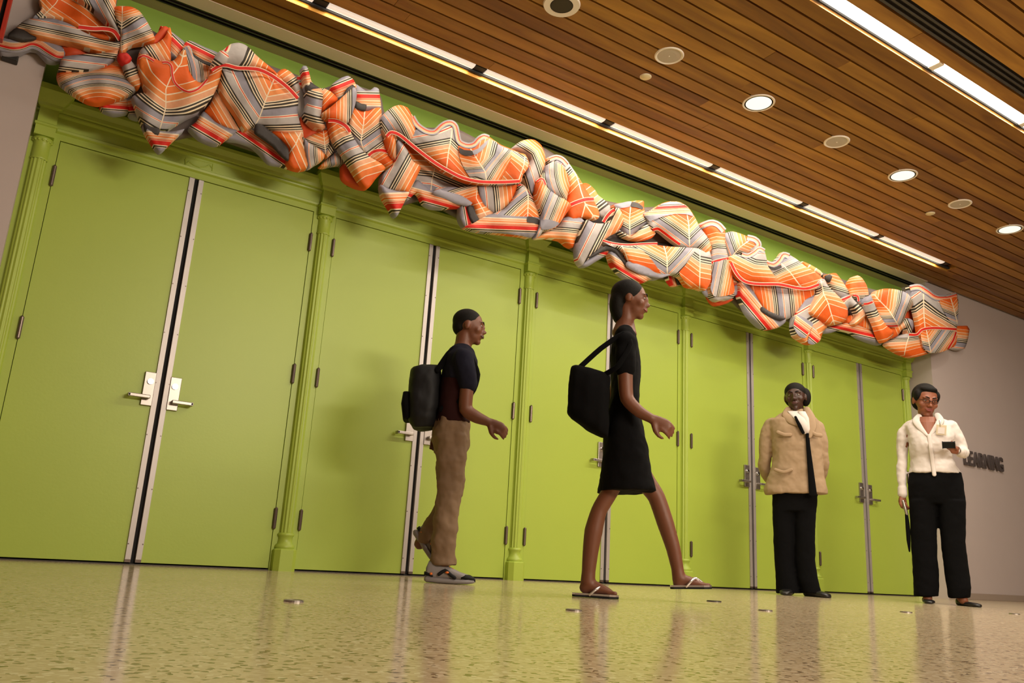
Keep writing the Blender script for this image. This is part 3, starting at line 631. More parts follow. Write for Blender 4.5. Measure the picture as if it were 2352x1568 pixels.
# --- C
q1([(681,178),(700,182),(708,232),(700,262),(688,282),(682,250)],-0.02,'stripe',two((690,180),.50,(694,280),.60),bulge=.02)
q1([(684,183),(702,186),(703,202),(684,198)],0.0,'border',two((692,204),.3,(690,182),.95),bulge=.01)
q1([(626,303),(660,304),(693,300),(699,322),(704,350),(713,376),(708,386),(690,390),(672,386),(660,372),(664,342),(645,325)],0.06,'stripe',[(692,302,.28),(680,330,.15),(664,352,.03)],-.55,.72,bulge=.07,lw=1.2)
q1([(690,268),(710,285),(735,300),(748,297),(735,306),(712,320),(698,322)],0.01,'dark_orange_fabric',None,bulge=.01)
q1([(700,318),(725,306),(753,297),(758,312),(756,330),(749,352),(738,346),(722,335),(708,328)],0.05,'stripe',[(742,292,-.05),(745,320,.16),(748,352,.45)],.5,.6,bulge=.05,lw=1)
q1([(696,314),(706,325),(722,334),(737,344),(747,356),(742,367),(726,377),(708,386),(703,355)],0.08,'stripe',two((700,352),.40,(748,350),.92),bulge=.06,curv=-3)
q1([(735,380),(755,363),(780,345),(800,362),(797,374),(770,378),(745,383)],0.0,'stripe',two((745,372),.22,(798,365),.80),bulge=.04)
q1([(748,350),(757,320),(762,305),(772,330),(765,350),(752,362)],0.02,'stripe',two((748,350),.78,(772,335),.55),bulge=.03)
q1([(708,234),(722,262),(740,285),(752,298),(735,300),(712,286),(696,268),(700,252)],0.02,'stripe',two((718,258),.66,(704,288),.84),bulge=.02)
q1([(738,203),(760,210),(776,226),(772,236),(755,244),(740,258),(736,240)],0.04,'stripe',two((770,238),-.08,(740,210),.28),bulge=.05)
q1([(703,210),(720,202),(738,203),(742,222),(740,240),(738,262),(742,275),(748,292),(738,298),(722,292),(705,275),(698,262),(706,235)],0.07,'stripe',two((732,204),.24,(708,292),.80),bulge=.07,curv=2)
q1([(693,155),(696,151),(703,151),(707,156),(711,170),(716,188),(730,202),(722,208),(705,209),(700,195),(697,175)],0.06,'border',[(714,220,-.02),(706,188,.28),(700,151,1.0)],bulge=.05)
q1([(702,196),(714,188),(722,194),(735,203),(720,207),(706,211)],0.08,'charcoal_fabric',None,bulge=.04)
q1([(760,202),(765,191),(785,178),(800,174),(812,183),(819,200),(808,212),(795,218),(785,228),(776,230),(768,214)],0.03,'border',two((800,222),.08,(782,177),1.0),bulge=.05)
q1([(790,218),(798,202),(810,194),(817,200),(808,212),(798,220)],0.075,'charcoal_fabric',None,bulge=.03)
q1([(815,202),(818,193),(828,200),(840,208),(852,206),(860,200),(870,204),(873,225),(875,247),(860,249),(845,255),(830,253),(818,247)],0.02,'border',two((845,256),-.02,(846,202),1.0),bulge=.03)
q1([(818,232),(830,238),(842,240),(840,254),(826,252),(816,246)],0.055,'charcoal_fabric',None,bulge=.015)
s7=q1([(813,245),(830,253),(845,255),(862,248),(875,248),(878,280),(880,315),(888,345),(898,360),(911,371),(906,382),(890,387),(875,376),(850,361),(828,340),(812,315),(800,290),(806,268)],0.04,'stripe',[(839,244,-.06),(835,285,.12),(829,325,.38),(838,352,.62)],.85,.85,bulge=.05,lw=1.2)
ribbon(s7,[(842,362),(855,350),(870,345),(886,347),(900,355),(912,368)],9)
q1([(787,378),(805,378),(830,420),(842,433),(820,429),(797,417),(787,405)],0.0,'dark_orange_fabric',None,bulge=.02)
s=q1([(755,272),(780,273),(800,293),(812,315),(828,340),(850,360),(875,375),(886,386),(877,396),(862,412),(852,426),(842,433),(825,413),(811,390),(799,370),(783,345),(767,320),(759,295)],0.11,'stripe',[(774,270,.0),(780,300,.18),(800,338,.46),(815,362,.66),(835,395,.88),(852,432,1.06)],-.12,-.12,bulge=.07,lw=0)
s=q1([(738,262),(760,245),(780,228),(800,210),(814,200),(820,214),(816,240),(808,264),(797,284),(778,277),(755,274)],0.12,'stripe',[(752,250,-.12),(776,248,.10),(818,236,.46)],.25,-.2,bulge=.06)
ribbon(s,[(754,277),(768,277),(783,282),(796,291),(804,303)],10,e=.02)
# --- D
q1([(960,413),(975,425),(990,437),(1010,440),(1040,450),(1065,458),(1087,466),(1087,474),(1062,476),(1040,476),(1015,479),(990,476),(974,466),(966,450),(957,441),(935,462),(930,458),(938,436),(948,422)],0.04,'border',two((1008,436),.0,(996,480),1.0),bulge=.05)
q1([(906,311),(925,318),(945,333),(970,352),(1000,376),(1030,395),(1060,410),(1104,420),(1100,432),(1060,433),(1030,438),(1003,442),(985,440),(970,427),(955,412),(960,388),(950,368),(935,347),(915,332)],-0.01,'stripe',[(1003,370,.86),(998,388,.76),(992,414,.56),(990,436,.40)],.10,.22,bulge=-.02,lw=1)
q1([(1000,433),(1030,429),(1060,430),(1094,424),(1100,445),(1112,470),(1133,488),(1122,500),(1103,511),(1095,500),(1090,482),(1084,470),(1050,454),(1020,444)],0.06,'stripe',[(1096,425,.3),(1094,455,.0),(1120,500,.30)],.3,.3,bulge=.04,lw=1)
q1([(1008,434),(1030,440),(1060,449),(1085,466),(1075,472),(1050,466),(1025,457),(995,442)],0.09,'grey_fabric',None,bulge=.03)
q1([(1060,468),(1086,472),(1093,490),(1103,509),(1086,517),(1070,523),(1060,510),(1056,495)],0.05,'border',two((1106,494),-.04,(1060,502),1.0),bulge=.04)
q1([(1074,474),(1087,472),(1093,490),(1103,509),(1090,514),(1080,500)],0.08,'charcoal_fabric',None,bulge=.02)
q1([(1098,424),(1150,420),(1191,418),(1187,440),(1176,463),(1165,474),(1150,486),(1135,491),(1120,481),(1106,465),(1098,445)],0.05,'stripe',two((1098,450),.36,(1188,440),1.02),bulge=.06,curv=1)
s=q1([(1104,510),(1122,496),(1142,486),(1160,479),(1175,463),(1186,445),(1193,426),(1206,428),(1217,445),(1227,465),(1238,485),(1241,500),(1239,522),(1233,537),(1218,546),(1195,541),(1150,536),(1100,531),(1067,521),(1086,515)],0.09,'stripe',[(1206,426,.60),(1213,448,.36),(1213,468,.20),(1212,496,.02)],.7,.7,bulge=.08,lw=1.2)
patch(s,'border',two((1180,490),.0,(1178,541),1.0),pts=[(1108,500),(1130,491),(1180,496),(1240,500),(1240,522),(1233,537),(1218,546),(1195,541),(1150,536),(1100,531),(1067,521),(1088,512)],lift=.006,name='border_band',thick=0)
patch(s,'charcoal_fabric',None,pts=[(1212,497),(1228,499),(1240,505),(1238,516),(1225,512),(1211,510)],lift=.011,name='charcoal_block',thick=0)
s=q1([(876,270),(888,255),(905,244),(920,241),(936,247),(944,260),(948,275),(962,292),(958,310),(943,326),(926,316),(910,304),(895,304),(887,313),(879,300),(876,285)],0.09,'stripe',two((880,300),.28,(944,258),.98),bulge=.08,curv=2)
q1([(884,316),(895,305),(909,308),(913,325),(913,345),(909,368),(899,357),(890,340)],0.08,'stripe',two((886,332),-.02,(916,340),.30),bulge=.05)
q1([(909,318),(921,325),(936,345),(949,370),(962,378),(967,385),(957,407),(947,427),(939,442),(925,442),(890,434),(876,426),(877,405),(889,390),(905,377),(913,355)],0.10,'stripe',two((885,392),.44,(950,428),.95),bulge=.07)
q1([(875,424),(890,432),(912,438),(940,441),(933,456),(926,470),(918,486),(911,498),(904,493),(897,478),(885,460),(878,445)],0.13,'border',two((907,428),.02,(910,499),1.0),bulge=.06)
s=q1([(946,262),(955,283),(970,293),(985,300),(1000,298),(1010,288),(1022,279),(1035,277),(1046,282),(1051,295),(1051,312),(1056,326),(1075,331),(1088,326),(1098,315),(1110,309),(1125,315),(1150,332),(1175,342),(1192,350),(1207,355),(1216,375),(1211,390),(1201,402),(1195,421),(1150,424),(1115,424),(1080,418),(1050,407),(1025,393),(1000,375),(975,352),(955,332),(940,322),(946,300)],0.10,'stripe',[(1041,280,.46),(1037,310,.58),(1034,330,.72),(1030,350,.86),(1025,392,1.12)],-.40,-.85,bulge=.06,lw=1.3,R=30)
patch(s,'stripe',[(1083,345,-.04),(1100,372,.14),(1115,395,.50),(1118,420,.66)],.62,.72,pts=[(1052,335),(1062,338),(1078,342),(1092,338),(1106,322),(1125,318),(1150,334),(1175,344),(1192,352),(1180,375),(1168,395),(1160,421),(1150,422),(1115,421),(1085,412),(1068,390),(1056,362)],lift=.007,lw=1.2,name='fabric_panel',thick=0)
patch(s,'stripe',[(1207,352,.42),(1203,380,.18),(1190,418,-.05)],-.5,.6,pts=[(1176,346),(1195,353),(1210,362),(1214,378),(1208,392),(1199,402),(1193,420),(1150,420),(1160,396),(1172,372)],lift=.010,lw=1.2,name='fabric_panel',thick=0)
ribbon(s,[(947,268),(957,285),(972,297),(987,303),(1000,302),(1012,291),(1024,283),(1037,282),(1046,290),(1050,306),(1054,323),(1062,330),(1076,334),(1090,330),(1100,319),(1112,313),(1122,317)],13,m='border',name='border_band',e=.005)
patch(s,'charcoal_fabric',None,pts=[(1054,338),(1066,344),(1084,346),(1087,356),(1070,358),(1056,351)],lift=.013,name='charcoal_block',thick=0)
patch(s,'grey_fabric',None,pts=[(1085,346),(1098,341),(1110,330),(1122,320),(1118,332),(1106,346),(1090,356)],lift=.013,name='grey_block',thick=0)
ms=Sheet([(880,320),(900,300),(1000,370),(1190,412),(1195,422),(1100,425),(1000,385),(900,320)],.155,.0,rip=0,R=5)
ribbon(ms,[(888,313),(897,304),(910,306),(925,315),(945,332),(970,352),(1000,374),(1030,392),(1060,407),(1090,415),(1120,418),(1155,418),(1193,416)],9)
s=q1([(1178,340),(1193,326),(1210,320),(1228,321),(1243,333),(1252,355),(1252,378),(1246,398),(1236,418),(1226,442),(1214,447),(1208,428),(1203,410),(1207,396),(1217,380),(1221,365),(1211,350),(1193,345)],0.07,'stripe',[(1198,368,.40),(1225,352,.66),(1250,338,1.0)],.1,.4,bulge=.08,curv=1)
ribbon(s,[(1190,424),(1200,428),(1210,438),(1222,458)],8)
# --- E
q1([(1300,435),(1345,420),(1365,434),(1374,448),(1392,462),(1403,475),(1408,492),(1400,508),(1384,502),(1374,490),(1366,478),(1345,470)],0.0,'stripe',two((1345,428),.96,(1398,498),.50),bulge=.05)
s=q1([(1254,364),(1270,357),(1290,361),(1306,374),(1322,396),(1337,420),(1352,445),(1364,461),(1374,480),(1377,496),(1371,504),(1346,497),(1330,502),(1314,512),(1304,498),(1299,470),(1304,450),(1302,420),(1294,400),(1280,380),(1264,375)],0.05,'stripe',[(1300,365,.48),(1325,405,.82),(1335,440,1.04),(1345,470,1.08),(1362,494,1.15)],-.5,-.5,bulge=.06,lw=1.3)
ribbon(s,[(1307,472),(1325,464),(1345,458),(1364,457)],10)
ribbon(s,[(1262,366),(1278,361),(1292,366),(1303,378)],12,m='border',name='border_band')
q1([(1260,436),(1280,444),(1303,452),(1300,464),(1280,458),(1262,448)],0.03,'stripe',two((1280,436),.62,(1278,462),.86),bulge=.02)
q1([(1257,378),(1275,370),(1292,381),(1304,400),(1309,425),(1304,447),(1300,462),(1283,455),(1268,445),(1256,436),(1247,425),(1240,414),(1243,401),(1252,394)],0.09,'stripe',two((1250,412),.34,(1306,402),.98),bulge=.07,curv=-4)
s=q1([(1231,425),(1235,412),(1245,407),(1253,414),(1257,430),(1271,442),(1290,452),(1306,464),(1313,474),(1301,490),(1291,505),(1283,516),(1275,523),(1262,528),(1247,531),(1240,542),(1229,546),(1237,520),(1242,500),(1239,480),(1233,455)],0.12,'stripe',two((1234,452),.12,(1308,482),1.02),bulge=.08)
patch(s,'grey_fabric',None,pts=[(1242,506),(1260,504),(1285,512),(1272,523),(1258,527),(1244,526)],lift=.006,name='grey_block',thick=0)
ribbon(s,[(1233,417),(1240,411),(1248,412),(1253,424)],6)
q1([(1284,517),(1296,500),(1315,496),(1337,502),(1343,512),(1332,527),(1326,542),(1321,554),(1316,568),(1304,563),(1290,551),(1260,546),(1232,547),(1250,534),(1274,523)],0.06,'stripe',two((1312,486),.30,(1304,566),1.0),bulge=.06,curv=-1)
q1([(1366,478),(1385,505),(1400,508),(1396,512),(1376,516),(1352,512),(1345,500)],0.0,'charcoal_fabric',None,bulge=.01)
q1([(1333,606),(1350,594),(1368,580),(1385,570),(1400,565),(1415,568),(1427,583),(1438,602),(1447,616),(1432,602),(1415,587),(1400,581),(1385,591),(1365,603),(1350,612),(1337,612)],0.07,'border',two((1398,562),.1,(1392,592),.9),bulge=.05)
q1([(1350,592),(1368,577),(1388,566),(1404,564),(1420,572),(1432,590),(1442,604),(1440,610),(1428,598),(1414,580),(1400,574),(1382,579),(1364,589)],0.12,'charcoal_fabric',None,bulge=.03)
s=q1([(1343,507),(1350,504),(1362,511),(1382,513),(1400,509),(1409,495),(1412,478),(1422,478),(1430,492),(1432,507),(1427,521),(1416,534),(1400,542),(1386,554),(1376,570),(1362,586),(1346,600),(1336,610),(1327,597),(1325,570),(1329,550),(1336,526)],0.10,'stripe',two((1332,532),.34,(1400,566),.86),bulge=.08)
ribbon(s,[(1386,510),(1394,497),(1404,486),(1412,481)],9)
# --- F
q1([(1532,632),(1552,628),(1566,652),(1548,656)],0.0,'border',two((1565,640),.0,(1532,648),.9),bulge=.02)
q1([(1552,630),(1562,628),(1572,648),(1560,654)],0.03,'charcoal_fabric',None,bulge=.01)
s=q1([(1410,470),(1430,465),(1450,462),(1468,460),(1479,462),(1479,476),(1484,495),(1489,511),(1476,522),(1457,536),(1446,547),(1435,536),(1427,510),(1422,490)],0.05,'stripe',[(1450,460,-.20),(1446,500,.15),(1447,545,.52)],.5,.55,bulge=.06,lw=1.2)
patch(s,'grey_fabric',None,pts=[(1410,470),(1430,465),(1449,462),(1447,474),(1426,478),(1418,480)],lift=.006,name='grey_block',thick=0)
patch(s,'charcoal_fabric',None,pts=[(1451,463),(1466,466),(1478,476),(1476,481),(1462,476),(1449,474)],lift=.006,name='charcoal_block',thick=0)
q1([(1418,525),(1435,536),(1450,542),(1466,531),(1487,512),(1499,526),(1506,536),(1496,547),(1475,552),(1455,550),(1433,542)],0.07,'stripe',two((1468,520),.66,(1482,554),.90),bulge=.05)
q1([(1400,548),(1430,545),(1470,553),(1530,560),(1590,566),(1560,572),(1500,570),(1440,566),(1405,560)],-0.01,'charcoal_fabric',None,bulge=.01)
s=q1([(1476,490),(1500,480),(1520,467),(1540,462),(1562,464),(1580,475),(1594,495),(1607,520),(1622,540),(1632,555),(1635,574),(1625,582),(1600,573),(1580,570),(1558,562),(1538,547),(1520,532),(1510,526),(1500,531),(1491,516),(1486,503)],0.08,'stripe',[(1576,478,-.15),(1582,515,.12),(1584,568,.50)],.85,.85,bulge=.07,lw=1.3)
patch(s,'border',two((1540,500),.0,(1538,462),1.0),pts=[(1478,491),(1500,481),(1520,468),(1540,463),(1562,465),(1580,476),(1593,496),(1576,492),(1550,491),(1520,498),(1492,508),(1486,502)],lift=.006,name='border_band',thick=0)
ribbon(s,[(1499,528),(1511,525),(1525,534),(1545,549),(1562,561)],8)
s=q1([(1388,556),(1420,562),(1460,562),(1500,562),(1540,566),(1580,568),(1605,570),(1622,580),(1630,576),(1634,592),(1634,620),(1632,647),(1620,667),(1603,662),(1580,657),(1565,637),(1550,630),(1530,632),(1510,634),(1480,622),(1450,610),(1438,598),(1430,582),(1415,570),(1400,566)],0.11,'stripe',[(1522,555,-.06),(1532,590,.20),(1533,632,.50)],.8,.85,bulge=.08,lw=1.3,R=36)
patch(s,'stripe',[(1425,556,.62),(1438,585,.86),(1446,612,1.05)],-.55,-.55,pts=[(1390,558),(1425,562),(1470,572),(1492,590),(1512,618),(1520,632),(1505,632),(1480,622),(1450,610),(1438,598),(1430,582),(1415,570)],lift=.007,lw=1.2,name='fabric_panel',thick=0)
patch(s,'stripe',[(1607,568,.50),(1608,600,.70),(1607,665,1.1)],.75,-.2,pts=[(1560,625),(1575,608),(1590,585),(1602,571),(1622,580),(1630,577),(1634,592),(1634,620),(1632,647),(1620,667),(1603,662),(1580,657),(1566,638)],lift=.010,lw=1.2,name='fabric_panel',thick=0)
ribbon(s,[(1385,552),(1410,559),(1440,562),(1475,560),(1510,559)],6)
q1([(1398,574),(1416,580),(1432,596),(1444,612),(1478,622),(1506,634),(1522,634),(1510,642),(1495,641),(1476,650),(1455,645),(1435,637),(1418,621),(1406,605)],0.09,'border',two((1468,612),-.02,(1446,648),1.0),bulge=.06)
q1([(1443,600),(1480,611),(1518,628),(1540,630),(1520,638),(1495,634),(1468,626),(1443,612)],0.15,'grey_fabric',None,bulge=.02)
# --- G
q1([(1630,676),(1665,683),(1685,687),(1667,698),(1648,701),(1636,692)],0.0,'dark_orange_fabric',None,bulge=.04)
q1([(1612,662),(1640,670),(1680,660),(1700,650),(1698,672),(1670,688),(1640,688),(1622,678)],0.03,'grey_fabric',None,bulge=.04)
q1([(1680,635),(1700,630),(1704,668),(1690,676),(1682,662)],0.0,'border',two((1692,628),.1,(1690,676),1.0),bulge=.02)
s=q1([(1605,516),(1618,508),(1632,506),(1648,511),(1661,519),(1666,534),(1666,560),(1673,590),(1681,630),(1687,660),(1686,682),(1668,690),(1646,691),(1634,680),(1631,660),(1635,640),(1633,600),(1634,570),(1626,545),(1613,527)],0.07,'stripe',[(1642,505,1.15),(1646,550,.80),(1650,600,.34)],.15,.15,bulge=.07,curv=2)
patch(s,'stripe',two((1632,640),.36,(1684,650),1.0),pts=[(1634,604),(1650,600),(1674,594),(1681,630),(1687,660),(1684,674),(1662,680),(1640,680),(1632,662),(1636,640)],lift=.006,name='fabric_panel',thick=0)
ribbon(s,[(1608,521),(1622,514),(1636,511),(1650,516),(1663,530)],14,m='border',name='border_band')
ribbon(s,[(1632,604),(1650,598),(1673,593)],8)
s=q1([(1662,538),(1680,531),(1700,536),(1720,544),(1739,551),(1746,565),(1736,574),(1720,582),(1705,582),(1690,588),(1680,604),(1674,590),(1667,560)],0.06,'stripe',[(1730,545,-.08),(1700,567,.22),(1680,590,.50)],.45,.5,bulge=.06,lw=1.2)
ribbon(s,[(1716,546),(1734,551),(1742,562),(1734,572),(1724,578)],13,m='border',name='border_band',side=.1)
s=q1([(1720,648),(1758,650),(1800,655),(1850,662),(1881,660),(1874,680),(1862,691),(1842,706),(1821,726),(1806,734),(1790,729),(1765,721),(1750,706),(1735,686),(1722,667)],0.03,'stripe',two((1742,694),-.02,(1866,678),1.10),bulge=.06,curv=1)
s=q1([(1699,648),(1712,648),(1731,669),(1751,704),(1770,720),(1805,733),(1801,743),(1786,753),(1765,757),(1748,751),(1733,738),(1718,720),(1708,700),(1699,680)],0.06,'border',two((1768,706),-.02,(1730,738),1.0),bulge=.05)
q1([(1752,704),(1766,714),(1785,722),(1805,731),(1796,736),(1778,732),(1762,724),(1750,714)],0.10,'charcoal_fabric',None,bulge=.02)
s=q1([(1758,596),(1775,602),(1790,591),(1800,578),(1812,584),(1830,595),(1850,611),(1870,622),(1887,636),(1893,648),(1882,662),(1860,665),(1830,662),(1800,657),(1786,650),(1773,631),(1761,613)],0.08,'stripe',[(1796,606,.50),(1815,625,.80),(1835,652,1.05)],.35,-.35,bulge=.06,lw=1.2)
ribbon(s,[(1760,604),(1777,608),(1790,599),(1800,585),(1812,588)],13,m='border',name='border_band')
patch(s,'charcoal_fabric',None,pts=[(1763,610),(1778,614),(1794,608),(1796,614),(1780,620),(1766,617)],lift=.008,name='charcoal_block',thick=0)
s=q1([(1678,588),(1695,584),(1715,586),(1728,579),(1740,568),(1754,571),(1760,590),(1764,610),(1781,636),(1793,652),(1770,655),(1745,653),(1720,650),(1704,642),(1689,627),(1678,607)],0.10,'stripe',[(1742,576,.46),(1735,605,.70),(1722,650,1.06)],.15,.15,bulge=.07,curv=1)
ribbon(s,[(1704,584),(1718,587),(1732,580),(1744,571),(1755,576)],11,m='border',name='border_band')
ms=Sheet([(1675,600),(1700,640),(1880,650),(1880,670),(1700,660),(1670,610)],.145,.0,rip=0,R=5)
ribbon(ms,[(1679,603),(1688,622),(1700,638),(1716,648),(1745,652),(1790,653),(1830,661),(1855,662),(1881,653)],8)
# --- H
q1([(1843,600),(1862,608),(1885,622),(1893,637),(1876,628),(1852,614)],0.03,'stripe',two((1848,604),.1,(1888,634),.3),bulge=.03)
q1([(1893,750),(1920,747),(1945,741),(1965,744),(1990,754),(2010,764),(2024,775),(2024,792),(2000,786),(1975,776),(1955,763),(1930,758),(1910,764),(1896,764)],0.03,'border',two((1972,742),.15,(1964,776),1.0),bulge=.04)
q1([(1945,728),(1966,721),(1974,738),(1969,746),(1947,743)],0.03,'stripe',two((1946,736),-.05,(1974,734),.3),bulge=.03)
q1([(1982,712),(2000,718),(2012,745),(2018,768),(1995,757),(1973,746)],0.02,'stripe',two((1978,740),.0,(2014,742),.42),bulge=.04)
q1([(1897,632),(1908,628),(1920,627),(1931,640),(1942,656),(1952,674),(1942,684),(1925,677),(1914,666),(1904,650)],0.06,'stripe',two((1932,630),1.0,(1918,678),.50),bulge=.05)
q1([(1898,632),(1906,629),(1912,634),(1906,648),(1899,642)],0.09,'charcoal_fabric',None,bulge=.02)
s=q1([(1949,668),(1952,648),(1962,635),(1970,632),(1980,638),(1991,656),(1996,680),(1990,697),(1975,701),(1964,691),(1953,682)],0.06,'stripe',two((1970,630),.72,(1976,700),1.55),bulge=.05,curv=-3)
s=q1([(1933,686),(1951,677),(1963,690),(1981,708),(1988,724),(1980,738),(1966,748),(1960,740),(1969,724),(1961,707),(1951,700),(1946,714),(1937,702)],0.10,'stripe',two((1940,690),.5,(1975,735),.8),bulge=.05)
ribbon(s,[(1930,690),(1942,685),(1953,680)],7)
ribbon(s,[(1960,678),(1970,680),(1972,692)],6)
q1([(2072,690),(2094,690),(2106,712),(2112,745),(2110,768),(2090,768),(2082,755),(2078,730)],-0.02,'dark_orange_fabric',None,bulge=.0)
s=q1([(1848,688),(1864,680),(1876,673),(1874,700),(1868,722),(1881,731),(1896,745),(1901,750),(1891,761),(1886,776),(1879,786),(1868,791),(1854,789),(1840,781),(1827,771),(1822,751),(1824,731),(1834,715)],0.07,'stripe',two((1852,694),.44,(1886,752),.80),bulge=.06,tilt=(0,.5))
patch(s,'border',two((1856,734),.02,(1832,766),1.0),pts=[(1831,722),(1848,730),(1868,743),(1858,762),(1850,776),(1835,771),(1823,752),(1825,735)],lift=.006,name='border_band',thick=0)
patch(s,'border',two((1878,760),.2,(1858,784),.96),pts=[(1868,750),(1886,776),(1879,786),(1868,791),(1856,788),(1858,772)],lift=.010,name='border_band',thick=0)
s=q1([(1878,647),(1893,640),(1901,655),(1916,670),(1931,685),(1943,700),(1948,716),(1946,731),(1936,741),(1915,747),(1899,743),(1884,731),(1868,725),(1862,714),(1870,695),(1884,668)],0.11,'stripe',[(1886,646,.52),(1892,675,.78),(1902,695,.92),(1908,716,1.04)],-.55,-.55,bulge=.08,lw=1.2)
s=q1([(2006,682),(2012,669),(2028,663),(2050,663),(2070,667),(2086,675),(2097,690),(2094,706),(2083,717),(2078,731),(2067,746),(2052,750),(2034,750),(2023,736),(2013,716),(2006,700)],0.09,'stripe',[(2022,692,-.08),(2042,712,.14),(2064,748,.58)],.75,.75,bulge=.08,lw=1.2)
ribbon(s,[(2012,728),(2022,739),(2035,748),(2062,748)],6,e=.02)
q1([(2036,762),(2050,750),(2066,747),(2082,730),(2096,735),(2099,750),(2092,768),(2082,764),(2084,752),(2072,757),(2061,772),(2045,778)],0.06,'stripe',two((2050,760),.0,(2096,740),.45),bulge=.05)
s=q1([(1987,690),(1998,676),(2006,690),(2012,706),(2022,726),(2036,746),(2053,762),(2046,777),(2030,787),(2020,771),(2011,745),(1999,720),(1992,706)],0.13,'stripe',two((1994,682),.40,(2040,780),1.1),.2,bulge=.05)
ribbon(s,[(1984,698),(1994,697),(2004,693)],6)
s=q1([(2036,790),(2058,775),(2080,766),(2100,765),(2116,775),(2126,795),(2139,808),(2120,816),(2095,821),(2070,813),(2050,802)],0.06,'stripe',[(2090,765,.50),(2082,790,.78),(2076,820,1.05)],-.3,.5,bulge=.05,lw=1)
s=q1([(2090,655),(2110,653),(2130,664),(2150,677),(2175,677),(2196,671),(2201,690),(2201,720),(2198,750),(2196,790),(2181,801),(2160,809),(2135,810),(2120,796),(2114,770),(2109,740),(2102,710),(2094,690),(2090,670)],0.09,'stripe',[(2121,668,.52),(2122,720,.80),(2125,756,1.04)],-.6,-.75,bulge=.06,lw=1.3,R=28)
patch(s,'stripe',[(2180,672,-.2),(2190,705,.15),(2198,738,.50)],.75,.7,pts=[(2158,690),(2180,686),(2198,682),(2201,720),(2198,746),(2180,735),(2166,712)],lift=.007,lw=1.1,name='fabric_panel',thick=0)
patch(s,'stripe',[(2128,758,.0),(2138,808,.50)],.5,.95,pts=[(2114,760),(2125,756),(2160,755),(2197,757),(2196,790),(2181,801),(2160,809),(2135,810),(2120,796)],lift=.009,lw=1.1,name='fabric_panel',thick=0)
ribbon(s,[(2090,662),(2110,659),(2130,670),(2150,683),(2175,684),(2198,678)],14,m='border',name='border_band')
ribbon(s,[(2088,768),(2106,768),(2118,757),(2140,753),(2170,754),(2197,756)],7,e=.012)
ribbon(s,[(2196,762),(2190,780),(2178,800)],6,e=.014)
q1([(2196,750),(2210,748),(2222,748),(2227,756),(2223,780),(2216,800),(2205,804),(2190,799),(2194,780)],-0.03,'stripe',two((2212,744),-.05,(2205,804),.56),bulge=.05)

# ------------------------------------------------------------------ people
SKB = mat('brown_skin', (0.15, 0.050, 0.022), 0.5, var=0.06, vscale=12)
SKD = mat('dark_skin', (0.048, 0.018, 0.010), 0.42, var=0.06, vscale=12)
SKM = mat('medium_skin', (0.24, 0.078, 0.036), 0.5, var=0.06, vscale=12)
HAIR = mat('black_hair', (0.005, 0.004, 0.003), 0.7, spec=0.2, bump=0.6, bscale=180)
BLK = mat('black_cloth', (0.003, 0.003, 0.0035), 0.95, spec=0.12, bump=0.3, bscale=90)
NAVY = mat('navy_cloth', (0.009, 0.009, 0.018), 0.9, spec=0.15, bump=0.3, bscale=60)
MAR = mat('maroon_cloth', (0.022, 0.005, 0.005), 0.9, spec=0.15, bump=0.3, bscale=60)
TAN = mat('tan_cotton', (0.36, 0.25, 0.15), 0.8, bump=0.4, bscale=25, var=0.08, vscale=9)
KHA = mat('khaki_cotton', (0.20, 0.125, 0.07), 0.8, bump=0.4, bscale=25, var=0.10, vscale=9)
WHT = mat('white_cotton', (0.66, 0.60, 0.56), 0.75, bump=0.4, bscale=22)
EYE = mat('eye_white', (0.26, 0.22, 0.19), 0.2); IRI = mat('eye_dark', (0.01, 0.006, 0.004), 0.1)
LIP = mat('lip', (0.22, 0.05, 0.04), 0.4); LIPD = mat('lip_dark', (0.075, 0.024, 0.02), 0.4)
SIL = mat('silver_strap', (0.75, 0.72, 0.75), 0.2, metal=0.9); LEA = mat('black_leather', (0.01, 0.009, 0.009), 0.35)
SGR = mat('shoe_grey', (0.24, 0.22, 0.22), 0.5); SBK = mat('shoe_black', (0.008, 0.008, 0.009), 0.6, spec=0.25); SOR = mat('shoe_orange', (0.75, 0.17, 0.02), 0.5)

class Fig:
    """a standing frame: P0 on the floor, d = horizontal line of sight away from the camera, s = to the right as seen"""
    def __init__(f, px, py, y):
        p = at(px, py, y=y); f.P0 = Vector((p.x, p.y, 0)); v = f.P0 - CAM; f.d = Vector((v.x, v.y, 0)).normalized(); f.s = Vector((f.d.y, -f.d.x, 0))
    def J(f, px, py, dep=0.0):
        r = ROWS[0] * ((px - 1176) / FPX) + ROWS[1] * ((py - 784) / FPX) + ROWS[2]
        t = (f.P0 + f.d * dep - CAM).dot(f.d) / r.dot(f.d); return CAM + r * t
def ell(c, a, b_, n=24, flat=1.0):
    out = []
    for i in range(n):
        t = 2 * PI * i / n; ca, sa = math.cos(t), math.sin(t)
        if flat != 1.0: ca = math.copysign(abs(ca) ** flat, ca); sa = math.copysign(abs(sa) ** flat, sa)
        out.append(c + a * ca + b_ * sa)
    return out
def sil(bm, f, rows, n=28, flat=0.9, dep=0.0):
    """rows (y, xl, xr, half depth[, centre depth]) of an outline, lofted into a body"""
    R_ = []
    for r in rows:
        y, xl, xr, hd = r[:4]; dc = (r[4] if len(r) > 4 else 0) + dep
        a, c = f.J(xl, y, dc), f.J(xr, y, dc); R_.append(ell((a + c) / 2, (c - a) / 2, f.d * hd, n, flat))
    if R_[0][0].z > R_[-1][0].z: R_.reverse()
    loft(bm, R_); bmesh.ops.recalc_face_normals(bm, faces=bm.faces)
